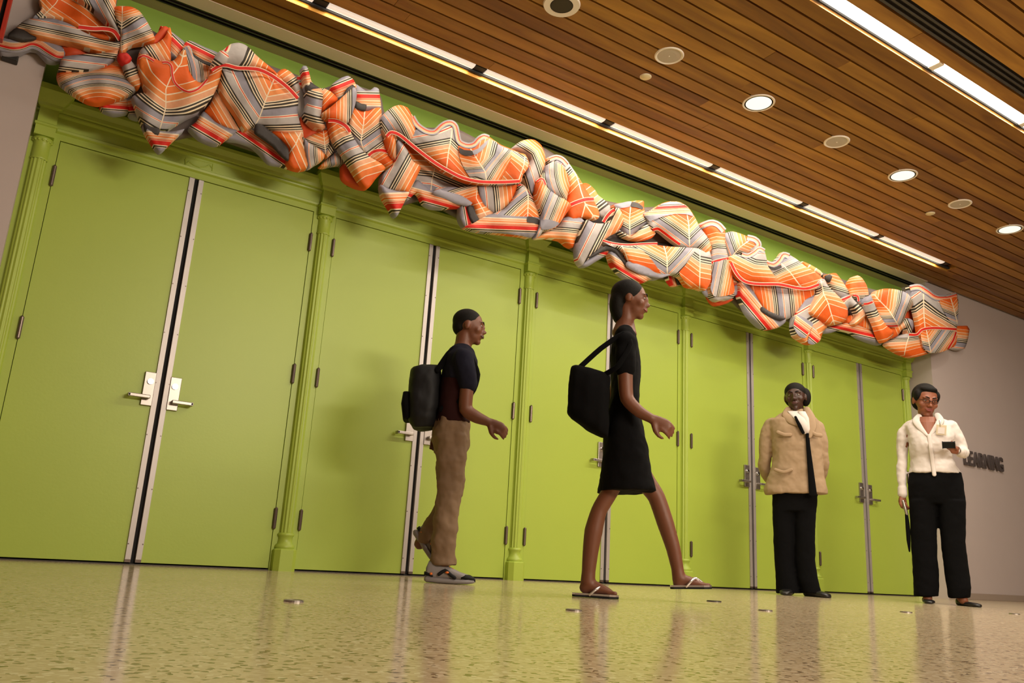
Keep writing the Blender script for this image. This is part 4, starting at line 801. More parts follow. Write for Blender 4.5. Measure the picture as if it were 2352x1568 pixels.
def tube(bm, pts, rad, f=None, n=14, sub=4):
    """smooth limb through pts with radii (r or (ra, rb)); round ends"""
    pts = [Vector(p) for p in pts]; rad = [(r, r) if isinstance(r, (int, float)) else r for r in rad]
    P_, R_ = [], []; m = len(pts)
    for i in range(m - 1):
        p0, p1, p2, p3 = pts[max(0, i - 1)], pts[i], pts[i + 1], pts[min(m - 1, i + 2)]
        for j in range(sub):
            t = j / sub; c = 0.5 * ((2 * p1) + (p2 - p0) * t + (2 * p0 - 5 * p1 + 4 * p2 - p3) * t * t + (3 * p1 - p0 - 3 * p2 + p3) * t ** 3)
            P_.append(p1.lerp(p2, t) * 0.4 + c * 0.6); R_.append((rad[i][0] * (1 - t) + rad[i + 1][0] * t, rad[i][1] * (1 - t) + rad[i + 1][1] * t))
    P_.append(pts[-1]); R_.append(rad[-1])
    ref = f.d if f else Vector((0.3, 0.95, 0.1)).normalized(); rings = []
    for i, p in enumerate(P_):
        t = (P_[min(i + 1, len(P_) - 1)] - P_[max(i - 1, 0)]).normalized()
        a = t.cross(ref)
        if a.length < 0.15: a = t.cross(Vector((0, 0, 1)))
        a.normalize(); b_ = a.cross(t).normalized()
        if i == 0:
            for q, w_ in ((0.75, 0.45), (0.35, 0.85)): rings.append(ell(p - t * R_[0][0] * q, a * R_[0][0] * w_, b_ * R_[0][1] * w_, n))
        rings.append(ell(p, a * R_[i][0], b_ * R_[i][1], n))
        if i == len(P_) - 1:
            for q, w_ in ((0.35, 0.85), (0.75, 0.45)): rings.append(ell(p + t * R_[-1][0] * q, a * R_[-1][0] * w_, b_ * R_[-1][1] * w_, n))
    loft(bm, rings); bmesh.ops.recalc_face_normals(bm, faces=bm.faces)
def fuse(o, vox, it=3):
    r = o.modifiers.new('fuse', 'REMESH'); r.mode = 'VOXEL'; r.voxel_size = vox; r.use_smooth_shade = True
    s_ = o.modifiers.new('smooth', 'SMOOTH'); s_.factor = 0.5; s_.iterations = it
def wrinkle(o, strength, size, f=None):
    t = bpy.data.textures.new('wrinkle', 'CLOUDS'); t.noise_scale = size; t.noise_depth = 2
    m = o.modifiers.new('folds', 'DISPLACE'); m.texture = t; m.strength = strength; m.mid_level = 0.5; m.texture_coords = 'GLOBAL'
def hand(bm, wrist, direc, normal, thumb, size=1.0, curl=0.5, spread=0.10):
    """palm and five fingers. direc: along the fingers; normal: back of the hand; thumb: +1/-1 side"""
    D_ = direc.normalized(); N_ = (normal - D_ * normal.dot(D_)).normalized(); S_ = D_.cross(N_).normalized() * thumb; k = size
    tube(bm, [wrist - D_ * 0.02 * k, wrist + D_ * 0.03 * k, wrist + D_ * 0.075 * k], [(0.024 * k, 0.021 * k), (0.036 * k, 0.018 * k), (0.040 * k, 0.015 * k)], n=12)
    box_r = [(0.030, 0.072), (0.010, 0.080), (-0.010, 0.076), (-0.029, 0.066)]
    for i, (sx, ln) in enumerate(box_r):
        b0 = wrist + D_ * 0.062 * k + S_ * sx * k; sp_ = S_ * spread * (1.2 - i * 0.8)
        pts = [b0]; ang = 0; L3 = [ln * 0.45 * k, ln * 0.32 * k, ln * 0.23 * k]; q = b0; dd = (D_ + sp_).normalized()
        for j, l_ in enumerate(L3):
            ang += curl * (0.55 if j == 0 else 0.75); v = dd * math.cos(ang) - N_ * math.sin(ang); q = q + v * l_; pts.append(q)
        tube(bm, pts, [0.0105 * k, 0.0098 * k, 0.0088 * k, 0.0072 * k], n=8, sub=2)
    b0 = wrist + D_ * 0.018 * k + S_ * 0.026 * k
    p1 = b0 + (S_ * 0.75 + D_ * 0.65 - N_ * 0.25).normalized() * 0.036 * k; p2 = p1 + (S_ * 0.28 + D_ * 0.9 - N_ * 0.35 * (0.5 + curl)).normalized() * 0.034 * k
    p3 = p2 + (D_ * 0.95 - N_ * 0.4 * curl - S_ * 0.1).normalized() * 0.024 * k
    tube(bm, [b0, p1, p2, p3], [0.016 * k, 0.013 * k, 0.011 * k, 0.008 * k], n=8, sub=2)
def head(bm, c, F, U, H):
    """head into bm; c centre, F facing, U up, H height chin to crown; returns features"""
    F = F.normalized(); U = (U - F * U.dot(F)).normalized(); Rr = F.cross(U).normalized(); k = H / 0.23
    rot = Matrix((Rr, F, U)).transposed()
    def q(x, y, z): return c + Rr * x * k + F * y * k + U * z * k
    def bl(x, y, z, a, b_, e, n=3): ball(bm, q(x, y, z), (a * k, b_ * k, e * k), n, rot)
    bl(0, -0.012, 0.030, 0.076, 0.094, 0.084); bl(0, 0.018, 0.005, 0.066, 0.074, 0.082); bl(0, 0.030, -0.048, 0.053, 0.056, 0.058)
    bl(0, 0.062, -0.092, 0.024, 0.022, 0.020, 2); bl(0, 0.018, -0.078, 0.046, 0.050, 0.032, 2)
    for s_ in (-1, 1):
        bl(s_ * 0.040, 0.058, -0.022, 0.024, 0.024, 0.024, 2)       # cheeks
        bl(s_ * 0.026, 0.078, 0.028, 0.026, 0.014, 0.010, 2)        # brow
        bl(s_ * 0.077, -0.006, -0.004, 0.010, 0.020, 0.031, 2)      # ears
        bl(s_ * 0.012, 0.096, -0.030, 0.009, 0.011, 0.008, 1)       # nostrils
    bl(0, 0.088, 0.004, 0.010, 0.016, 0.024, 2); bl(0, 0.101, -0.024, 0.0125, 0.016, 0.012, 2)
    bl(0, 0.084, -0.054, 0.026, 0.012, 0.014, 2)
    return q, rot, k
def face(o, q, rot, k, lipm, smile=False, brows=True, looking_down=False):
    for s_ in (-1, 1):
        b_ = B(); ball(b_, q(s_ * 0.029, 0.072, 0.008), (0.0125 * k, 0.0125 * k, 0.0095 * k if not looking_down else 0.006 * k), 2, rot); e = part('eye', b_, EYE, o, smooth=True)
        b_ = B(); ball(b_, q(s_ * 0.029, 0.0815, 0.006), (0.0055 * k, 0.0045 * k, 0.0055 * k), 2, rot); part('iris', b_, IRI, e, smooth=True)
        if brows:
            b_ = B(); tube(b_, [q(s_ * 0.012, 0.092, 0.028), q(s_ * 0.030, 0.090, 0.034), q(s_ * 0.048, 0.078, 0.027)], [0.0035 * k, 0.004 * k, 0.002 * k], n=6, sub=2); part('eyebrow', b_, HAIR, o, smooth=True)
    b_ = B(); u_ = 0.006 if smile else 0.0
    for dz, r in ((0.0035, 0.0048), (-0.0045, 0.0058)):
        tube(b_, [q(-0.026, 0.083, -0.054 + u_), q(-0.013, 0.0935, -0.054 + dz), q(0, 0.096, -0.054 + dz), q(0.013, 0.0935, -0.054 + dz), q(0.026, 0.083, -0.054 + u_)], [0.002 * k, r * k, r * k, r * k, 0.002 * k], n=8, sub=2)
    part('lips', b_, lipm, o, smooth=True)
def person(f, label): return thing('person', label, 'person', f.P0)
UP = Vector((0, 0, 1))

# ---- woman in the white blouse, far right
f = Fig(2180, 1384, -1.62); O = person(f, 'woman in white blouse and wide black trousers looking down at phone, far right'); J = f.J
b = B(); hc = J(2125, 921, 0.0)
HF = (-f.d * 1.0 + f.s * 0.42 + UP * -0.30).normalized()
qq, rot, kk = head(b, hc, HF, UP + f.s * 0.10, abs(J(2125, 884).z - J(2125, 960).z) * 0.97)
tube(b, [J(2126, 940, 0.02), J(2129, 965, 0.02), J(2132, 985, 0.02)], [0.052, 0.050, 0.075], f)
sil(b, f, [(968, 2112, 2150, 0.06), (985, 2095, 2170, 0.08), (1010, 2092, 2180, 0.09)])
sil(b, f, [(1000, 2100, 2178, 0.08), (1060, 2105, 2182, 0.09), (1105, 2100, 2200, 0.08), (1130, 2104, 2200, 0.06)])
tube(b, [J(2088, 978, 0.02), J(2074, 1035, 0.04), J(2072, 1112, -0.01), J(2073, 1142, -0.02)], [0.045, 0.035, 0.026, 0.022], f)
tube(b, [J(2184, 978, 0.02), J(2208, 1032, 0.03), J(2203, 1035, -0.16)], [0.045, 0.038, 0.022], f)
tube(b, [J(2124, 1120, 0), J(2124, 1250, 0), J(2128, 1350, 0.02)], [0.065, 0.055, 0.04], f); tube(b, [J(2184, 1120, 0), J(2190, 1250, 0), J(2204, 1350, 0.02)], [0.065, 0.055, 0.04], f)
hand(b, J(2073, 1138, -0.02), J(2075, 1168, -0.03) - J(2073, 1138, -0.02), -f.s * 0.6 - f.d * 0.5, 1, 0.98, 0.75, 0.03)
hand(b, J(2203, 1035, -0.16), J(2176, 1029, -0.26) - J(2203, 1035, -0.16), -UP * 0.9 - f.s * 0.1 - f.d * 0.1, -1, 0.95, 0.75, 0.03)
tube(b, [J(2196, 1031, -0.2), J(2188, 1022, -0.23), J(2186, 1013, -0.24)], [0.013, 0.011, 0.009], n=8)
# ankles and insteps
tube(b, [J(2128, 1345, 0.02), J(2130, 1368, 0.0), J(2131, 1376, -0.05)], [0.04, 0.036, 0.034], f)
tube(b, [J(2204, 1345, 0.02), J(2206, 1370, 0.0), J(2214, 1379, -0.05)], [0.04, 0.036, 0.034], f)
o = part('body', b, SKM, O); fuse(o, 0.0065, 2); face(o, qq, rot, kk, LIP, smile=True, looking_down=True)
b = B(); ball(b, qq(0, -0.022, 0.040), (0.086 * kk, 0.092 * kk, 0.088 * kk), 3, rot); ball(b, qq(0, -0.062, 0.0), (0.072 * kk, 0.050 * kk, 0.078 * kk), 3, rot)
for s_ in (-1, 1): ball(b, qq(s_ * 0.070, 0.010, 0.038), (0.018 * kk, 0.040 * kk, 0.042 * kk), 2, rot)
ball(b, qq(0, 0.030, 0.086), (0.060 * kk, 0.050 * kk, 0.026 * kk), 2, rot)
h_ = part('hair', b, HAIR, O); fuse(h_, 0.008, 3)
g_ = B()
for s_ in (-1, 1):
    pts = [qq(s_ * 0.030 + 0.022 * math.cos(t), 0.100 - 0.010 * abs(s_ * 0.030 + 0.022 * math.cos(t)) / 0.05, 0.006 + 0.014 * math.sin(t)) for t in [i * PI / 6 for i in range(12)]]
    for a_, c_ in zip(pts, pts[1:] + pts[:1]): cyl(g_, (a_ + c_) / 2, c_ - a_, 0.0022, 0.0022, (c_ - a_).length, 6)
    a_, c_ = qq(s_ * 0.052, 0.090, 0.010), qq(s_ * 0.078, 0.0, 0.010); cyl(g_, (a_ + c_) / 2, c_ - a_, 0.0022, 0.0022, (c_ - a_).length, 6)
a_, c_ = qq(-0.009, 0.101, 0.008), qq(0.009, 0.101, 0.008); cyl(g_, (a_ + c_) / 2, c_ - a_, 0.0022, 0.0022, (c_ - a_).length, 6)
part('eyeglasses', g_, SBK, O)
b = B()
sil(b, f, [(963, 2096, 2170, 0.050, .03), (968, 2084, 2184, 0.080, .01), (977, 2078, 2192, 0.10), (1000, 2085, 2192, 0.115, -.02), (1022, 2087, 2190, 0.125, -.03), (1040, 2089, 2186, 0.12, -.02), (1056, 2092, 2188, 0.115), (1075, 2089, 2200, 0.125), (1088, 2086, 2209, 0.135)], n=36)
tube(b, [J(2090, 976, 0.02), J(2074, 1000, 0.03), J(2072, 1035, 0.04), J(2071, 1075, 0.02), J(2072, 1112, -0.01), J(2072.5, 1133, -0.02)], [0.046, 0.048, 0.045, 0.040, 0.034, 0.035], f)
tube(b, [J(2182, 976, 0.02), J(2198, 1000, 0.03), J(2209, 1030, 0.03), J(2212, 1040, -0.02), J(2205, 1038, -0.14)], [0.050, 0.052, 0.050, 0.050, 0.036], f)
o = part('blouse', b, WHT, O); fuse(o, 0.009, 3); wrinkle(o, 0.022, 0.07)
b = B()
for pl in ([(2112, 955, -.05), (2104, 966, -.085), (2112, 980, -.11), (2130, 1000, -.14)], [(2152, 952, -.05), (2160, 966, -.09), (2150, 982, -.12), (2134, 1002, -.14)]):
    tube(b, [J(*p) for p in pl], [(0.024, 0.008), (0.030, 0.008), (0.024, 0.007), (0.010, 0.006)], f, n=10)
part('collar', b, WHT, o, smooth=True)
b = B(); tube(b, [J(2134, 1000, -.145), J(2138, 1030, -.155), J(2142, 1060, -.13), J(2146, 1090, -.14)], [(0.016, 0.005)] * 4, f, n=8); part('placket', b, WHT, o, smooth=True)
b = B(); sil(b, f, [(958, 2110, 2150, 0.035, -.045), (970, 2112, 2150, 0.035, -.075), (984, 2118, 2146, 0.02, -.105), (1002, 2131, 2138, 0.010, -.135)], n=18); part('neckline', b, SKM, o)
b = B(); tube(b, [J(2072.5, 1120, -0.01), J(2073, 1136, -0.02)], [0.037, 0.038], f); part('cuff', b, WHT, o, smooth=True)
b = B(); tube(b, [J(2208, 1041, -0.13), J(2204, 1036, -0.155)], [0.040, 0.040], f); part('cuff', b, WHT, o, smooth=True)
b = B()
sil(b, f, [(1084, 2088, 2208, 0.12), (1110, 2086, 2214, 0.13), (1142, 2086, 2218, 0.12), (1158, 2088, 2218, 0.10)], n=32)
sil(b, f, [(1150, 2087, 2153, 0.11), (1200, 2090, 2152, 0.10), (1260, 2093, 2153, 0.10), (1320, 2097, 2157, 0.10), (1350, 2098, 2158, 0.105), (1369, 2099, 2156, 0.10)], n=24)
sil(b, f, [(1150, 2152, 2219, 0.11), (1200, 2157, 2218, 0.10), (1260, 2162, 2219, 0.10), (1320, 2170, 2227, 0.10), (1350, 2174, 2232, 0.105), (1373, 2177, 2229, 0.10)], n=24)
o = part('trousers', b, BLK, O); fuse(o, 0.010, 2); wrinkle(o, 0.012, 0.09)
for cx_, cy_, dx in ((2130, 1379, 1), (2211, 1382, 14)):
    b = B(); p = J(cx_, cy_); tip = -f.d * 0.15 + f.s * (0.02 if dx == 1 else 0.11); w = f.s * 0.045; R_ = []
    for t, wd, hh in ((-0.28, 0.55, 0.055), (-0.1, 0.85, 0.05), (0.3, 0.8, 0.035), (0.7, 1.0, 0.032), (0.95, 0.7, 0.026), (1.05, 0.3, 0.018)):
        c_ = Vector((p.x, p.y, 0)) + tip * t; side = UP.cross(tip.normalized()); R_.append(ell(c_ + UP * hh / 2, side * 0.045 * wd, UP * hh / 2, 14, 0.8))
    loft(b, R_); bmesh.ops.recalc_face_normals(b, faces=b.faces); part('shoe', b, LEA, O, smooth=True)
# things she carries
ph = B(); c_ = J(2179, 1021.5, -0.27); rr = Matrix((f.s, (-f.d * 0.6 + UP * 0.8).normalized(), (f.d * 0.8 + UP * 0.6).normalized())).transposed()
r = bmesh.ops.create_cube(ph, size=1.0)
for v in r['verts']: v.co = rr @ Vector((v.co.x * 0.085, v.co.y * 0.045, v.co.z * 0.012)) + c_
bmesh.ops.bevel(ph, geom=ph.edges[:], offset=0.005, segments=2, affect='EDGES')
P_ = thing('phone', 'black mobile phone in the hand of the woman in white', 'phone', c_)
part('case', ph, SBK, P_)
ph = B(); r = bmesh.ops.create_cube(ph, size=1.0)
for v in r['verts']: v.co = rr @ Vector((v.co.x * 0.066, v.co.y * 0.034, v.co.z * 0.002 + 0.0068)) + c_
part('screen', ph, mat('phone_screen', (0.01, 0.011, 0.014), 0.08), P_)
bd = thing('name_badge', 'white badge clipped to the chest of the white blouse', 'badge', J(2162, 987, -.15))
b = B(); c_ = J(2162, 987, -.155); r = bmesh.ops.create_cube(b, size=1.0); ax = (f.s + UP * -0.12).normalized(); rb = Matrix((ax, f.d, f.d.cross(ax) * -1)).transposed()
for v in r['verts']: v.co = rb @ Vector((v.co.x * 0.075, v.co.y * 0.006, v.co.z * 0.085)) + c_
bmesh.ops.bevel(b, geom=b.edges[:], offset=0.002, segments=1, affect='EDGES'); part('holder', b, mat('badge_yellowish', (0.62, 0.52, 0.36), 0.3), bd)
b = B(); r = bmesh.ops.create_cube(b, size=1.0)
for v in r['verts']: v.co = rb @ Vector((v.co.x * 0.05, v.co.y * 0.002 - 0.004, v.co.z * 0.052 - 0.006)) + c_
part('card', b, WHT, bd)
b = B(); cyl(b, J(2159, 972, -.158), (0, 0, 1), 0.005, 0.007, 0.05, 10); part('clip', b, 'chrome', bd, smooth=True)
br = thing('bracelet', 'thin bracelet on the wrist holding the phone', 'bracelet', J(2200, 1037, -0.17)); b = B()
c_ = J(2199, 1034, -0.175); ax = (J(2176, 1029, -0.26) - J(2203, 1035, -0.16)).normalized(); a_ = ax.cross(UP).normalized(); u_ = ax.cross(a_)
ring = [c_ + a_ * 0.031 * math.cos(t) + u_ * 0.030 * math.sin(t) for t in [i * PI / 8 for i in range(16)]]
for p, q_ in zip(ring, ring[1:] + ring[:1]): cyl(b, (p + q_) / 2, q_ - p, 0.004, 0.004, (q_ - p).length * 1.1, 8)
part('band', b, 'steel', br)
um = thing('folded_umbrella', 'slim black folded umbrella hanging from the lowered hand of the woman in white', 'umbrella', J(2088, 1280, -.03))
b = B(); tube(b, [J(2074, 1150, -.045), J(2079, 1168, -.045), J(2083, 1182, -.04)], [0.012, 0.013, 0.012], f, n=10); part('handle', b, 'steel', um, smooth=True)
b = B(); tube(b, [J(2082, 1180, -.04), J(2085, 1210, -.035), J(2087, 1240, -.03), J(2089, 1266, -.03)], [0.012, 0.017, 0.016, 0.006], f, n=10); part('canopy', b, BLK, um, smooth=True)

# ---- guard in the tan jacket
f = Fig(1848, 1366, -0.97); O = person(f, 'person in tan jacket, white collar and black tie standing with hands behind back'); J = f.J
b = B(); hc = J(1827, 913, 0.0); HF = (-f.d * 1.0 - f.s * 0.12 + UP * -0.02).normalized()
qq, rot, kk = head(b, hc, HF, UP - f.s * 0.05, abs(J(1827, 879).z - J(1827, 946).z))
tube(b, [J(1829, 925, 0.02), J(1831, 948, 0.02), J(1832, 965, 0.02)], [0.056, 0.056, 0.075], f)
sil(b, f, [(955, 1810, 1852, 0.06), (985, 1800, 1865, 0.08), (1010, 1800, 1865, 0.08)])
sil(b, f, [(1000, 1795, 1870, 0.08), (1080, 1795, 1872, 0.09), (1170, 1784, 1868, 0.09)])
tube(b, [J(1785, 980, 0.02), J(1758, 1045, 0.05), J(1768, 1102, 0.14)], [0.045, 0.035, 0.022], f); tube(b, [J(1868, 985, 0.02), J(1889, 1045, 0.05), J(1880, 1102, 0.16)], [0.045, 0.035, 0.022], f)
tube(b, [J(1803, 1150, 0), J(1802, 1250, 0), J(1810, 1352, 0)], [0.07, 0.052, 0.035], f); tube(b, [J(1848, 1150, 0), J(1848, 1250, 0), J(1864, 1352, 0)], [0.07, 0.052, 0.035], f)
hand(b, J(1768, 1102, 0.14), J(1795, 1112, 0.17) - J(1768, 1102, 0.14), f.d, 1, 0.98, 0.4, 0.03)
hand(b, J(1880, 1102, 0.16), J(1850, 1112, 0.19) - J(1880, 1102, 0.16), f.d, -1, 0.98, 0.4, 0.03)
o = part('body', b, SKD, O); fuse(o, 0.0065, 2); face(o, qq, rot, kk, LIPD)
b = B(); ball(b, qq(0, -0.014, 0.046), (0.081 * kk, 0.092 * kk, 0.076 * kk), 3, rot); ball(b, qq(0.03, -0.06, 0.01), (0.062 * kk, 0.056 * kk, 0.075 * kk), 3, rot)
ball(b, J(1850, 912, 0.03), (0.040, 0.05, 0.082), 3)
h_ = part('hair', b, HAIR, O); fuse(h_, 0.008, 3)
b = B()
sil(b, f, [(940, 1810, 1855, 0.06, .03), (952, 1790, 1868, 0.085, .01), (966, 1766, 1880, 0.11), (985, 1768, 1886, 0.125), (1020, 1773, 1888, 0.135), (1060, 1774, 1890, 0.13), (1095, 1764, 1894, 0.135), (1125, 1754, 1901, 0.145), (1135, 1756, 1902, 0.145)], n=36)
tube(b, [J(1775, 972, 0.02), J(1762, 1000, 0.03), J(1757, 1045, 0.05), J(1756, 1075, 0.08), J(1764, 1100, 0.13)], [0.062, 0.062, 0.056, 0.050, 0.042], f)
tube(b, [J(1876, 978, 0.02), J(1884, 1005, 0.03), J(1889, 1045, 0.05), J(1891, 1075, 0.09), J(1882, 1100, 0.15)], [0.060, 0.058, 0.052, 0.046, 0.040], f)
o = part('jacket', b, TAN, O); fuse(o, 0.009, 3); wrinkle(o, 0.020, 0.08)
b = B()
for pl in ([(1812, 938, -.04), (1806, 952, -.085), (1818, 966, -.12), (1832, 976, -.135)], [(1852, 938, -.04), (1862, 958, -.09), (1866, 980, -.125), (1860, 1004, -.145)]):
    tube(b, [J(*p) for p in pl], [(0.026, 0.009), (0.036, 0.009), (0.034, 0.008), (0.012, 0.007)], f, n=10)
part('lapel', b, TAN, o, smooth=True)
for x0, x1, y0_, y1_ in ((1786, 1816, 992, 1000), (1862, 1886, 990, 1002)):
    b = B(); tube(b, [J(x0, y0_, -.132), J((x0 + x1) / 2, (y0_ + y1_) / 2 + 2, -.145), J(x1, y1_ - 2, -.135)], [(0.016, 0.006)] * 3, f, n=8); part('pocket_flap', b, TAN, o, smooth=True)
b = B(); tube(b, [J(1780, 1078, -.132), J(1800, 1084, -.15), J(1818, 1078, -.145)], [(0.014, 0.006)] * 3, f, n=8); part('pocket_flap', b, TAN, o, smooth=True)
b = B(); sil(b, f, [(995, 1850, 1858, 0.01, -.142), (1030, 1852, 1862, 0.012, -.146), (1080, 1855, 1869, 0.012, -.146), (1130, 1858, 1876, 0.012, -.150), (1137, 1858, 1877, 0.012, -.150)], n=14); part('vest', b, BLK, O)
b = B(); sil(b, f, [(944, 1808, 1834, 0.012, -.075), (960, 1822, 1848, 0.014, -.125), (975, 1836, 1856, 0.014, -.138), (996, 1845, 1852, 0.010, -.146)], n=14)
sil(b, f, [(945, 1832, 1850, 0.02, -.09), (960, 1840, 1858, 0.02, -.11), (985, 1846, 1861, 0.016, -.13), (997, 1848, 1858, 0.012, -.135)], n=14); part('shirt', b, WHT, O, smooth=True)
b = B(); tube(b, [J(1827, 957, -.150), J(1831, 966, -.158), J(1837, 978, -.160), J(1845, 994, -.162)], [(0.010, 0.006), (0.012, 0.005), (0.015, 0.005), (0.012, 0.004)], f, n=8); part('tie', b, BLK, O, smooth=True)
b = B()
sil(b, f, [(1118, 1772, 1886, 0.11), (1140, 1773, 1878, 0.11), (1175, 1774, 1876, 0.11)], n=28)
sil(b, f, [(1160, 1774, 1826, 0.095), (1220, 1776, 1824, 0.09), (1290, 1779, 1822, 0.085), (1330, 1781, 1828, 0.09), (1362, 1783, 1838, 0.095)], n=22)
sil(b, f, [(1160, 1822, 1876, 0.095), (1220, 1824, 1872, 0.09), (1290, 1825, 1873, 0.085), (1330, 1830, 1880, 0.09), (1362, 1842, 1888, 0.095)], n=22)
o = part('trousers', b, BLK, O); fuse(o, 0.010, 2); wrinkle(o, 0.012, 0.09)
for cx_, tip in ((1812, -f.d * 0.17 - f.s * 0.03), (1864, -f.d * 0.10 + f.s * 0.13)):
    b = B(); p = J(cx_, 1366); R_ = []
    for t, wd, hh in ((-0.35, 0.6, 0.06), (-0.1, 0.9, 0.07), (0.3, 0.85, 0.055), (0.7, 1.0, 0.045), (0.95, 0.75, 0.034), (1.05, 0.3, 0.02)):
        c_ = Vector((p.x, p.y, 0)) + tip * t; side = UP.cross(tip.normalized()); R_.append(ell(c_ + UP * hh / 2, side * 0.05 * wd, UP * hh / 2, 14, 0.8))
    loft(b, R_); bmesh.ops.recalc_face_normals(b, faces=b.faces); part('shoe', b, LEA, O, smooth=True)

# ---- man with the backpack, walking right
f = Fig(1030, 1338, -1.0); O = person(f, 'man walking right in khaki trousers, dark shirt and grey trainers with a backpack'); J = f.J
b = B(); hc = J(1078, 752, 0.0); HF = (f.s * 1.0 - f.d * 0.1 - UP * 0.05).normalized()
qq, rot, kk = head(b, hc, HF, UP - f.s * 0.02, abs(J(1078, 713).z - J(1078, 793).z))
tube(b, [J(1068, 765), J(1064, 790), J(1060, 812)], [0.054, 0.054, 0.07], f)
sil(b, f, [(800, 1046, 1076, 0.06), (830, 1034, 1082, 0.14), (900, 1024, 1074, 0.13), (960, 1016, 1066, 0.13), (1010, 1012, 1064, 0.13)])
tube(b, [J(1062, 828, -.17), J(1074, 890, -.18)], [0.05, 0.045], f)
tube(b, [J(1038, 990, -.07), J(1032, 1120, -.08), J(1022, 1220, -.07), J(1018, 1300, -.06)], [0.08, 0.055, 0.045, 0.035], f)
tube(b, [J(1038, 990, .10), J(1038, 1130, .12), J(975, 1236, .14), J(962, 1250, .14)], [0.075, 0.055, 0.04, 0.035], f)
tube(b, [J(1072, 895, -.18), J(1070, 940, -.17), J(1095, 958, -.18), J(1122, 969, -.19)], [0.043, 0.042, 0.038, 0.026], f)
hand(b, J(1124, 970, -.19), J(1150, 984, -.20) - J(1124, 970, -.19), -f.d * 0.8 + UP * 0.4, 1, 1.0, 0.5, 0.05)
tube(b, [J(1040, 830, .17), J(1028, 890, .20), J(1018, 940, .20), J(1006, 990, .18)], [0.055, 0.042, 0.036, 0.026], f)
hand(b, J(1005, 994, .18), J(1000, 1030, .17) - J(1005, 994, .18), f.d, 1, 1.0, 0.5, 0.04)
o = part('body', b, SKB, O); fuse(o, 0.0075, 2); face(o, qq, rot, kk, LIPD)
b = B(); ball(b, qq(0, -0.020, 0.042), (0.081 * kk, 0.094 * kk, 0.080 * kk), 3, rot); ball(b, qq(0, -0.055, 0.005), (0.068 * kk, 0.055 * kk, 0.068 * kk), 3, rot)
h_ = part('hair', b, HAIR, O); fuse(h_, 0.009, 3)
b = B()
sil(b, f, [(794, 1044, 1078, 0.07), (806, 1030, 1088, 0.14), (825, 1020, 1096, 0.20), (860, 1014, 1098, 0.20), (880, 1012, 1096, 0.19)], n=32)
tube(b, [J(1062, 822, -.18), J(1070, 850, -.19), J(1076, 884, -.18)], [0.070, 0.066, 0.060], f); tube(b, [J(1050, 822, .18), J(1040, 850, .19), J(1034, 880, .19)], [0.070, 0.066, 0.060], f)
o = part('shirt_top', b, NAVY, O); fuse(o, 0.010, 3); wrinkle(o, 0.018, 0.09)
b = B()
sil(b, f, [(868, 1013, 1095, 0.188), (900, 1008, 1088, 0.175), (930, 1004, 1080, 0.165), (962, 1000, 1078, 0.165), (975, 998, 1080, 0.17)], n=32)
o = part('shirt_body', b, MAR, O); fuse(o, 0.010, 3); wrinkle(o, 0.018, 0.09)
b = B()
sil(b, f, [(960, 1000, 1078, 0.155), (985, 992, 1080, 0.165), (1020, 994, 1078, 0.16), (1040, 996, 1074, 0.15)], n=28)
sil(b, f, [(1000, 998, 1076, 0.085, -.08), (1060, 1000, 1070, 0.08, -.08), (1130, 1004, 1060, 0.07, -.08), (1190, 996, 1054, 0.068, -.08), (1240, 991, 1048, 0.065, -.07), (1275, 989, 1045, 0.062, -.06), (1297, 987, 1049, 0.066, -.06)], n=24)
tube(b, [J(1038, 1000, .10), J(1040, 1070, .11), J(1038, 1130, .12), J(1008, 1190, .13), J(975, 1236, .14)], [(0.09, 0.08), (0.082, 0.075), (0.072, 0.07), (0.062, 0.06), (0.058, 0.056)], f)
o = part('trousers', b, KHA, O); fuse(o, 0.010, 2); wrinkle(o, 0.026, 0.07)
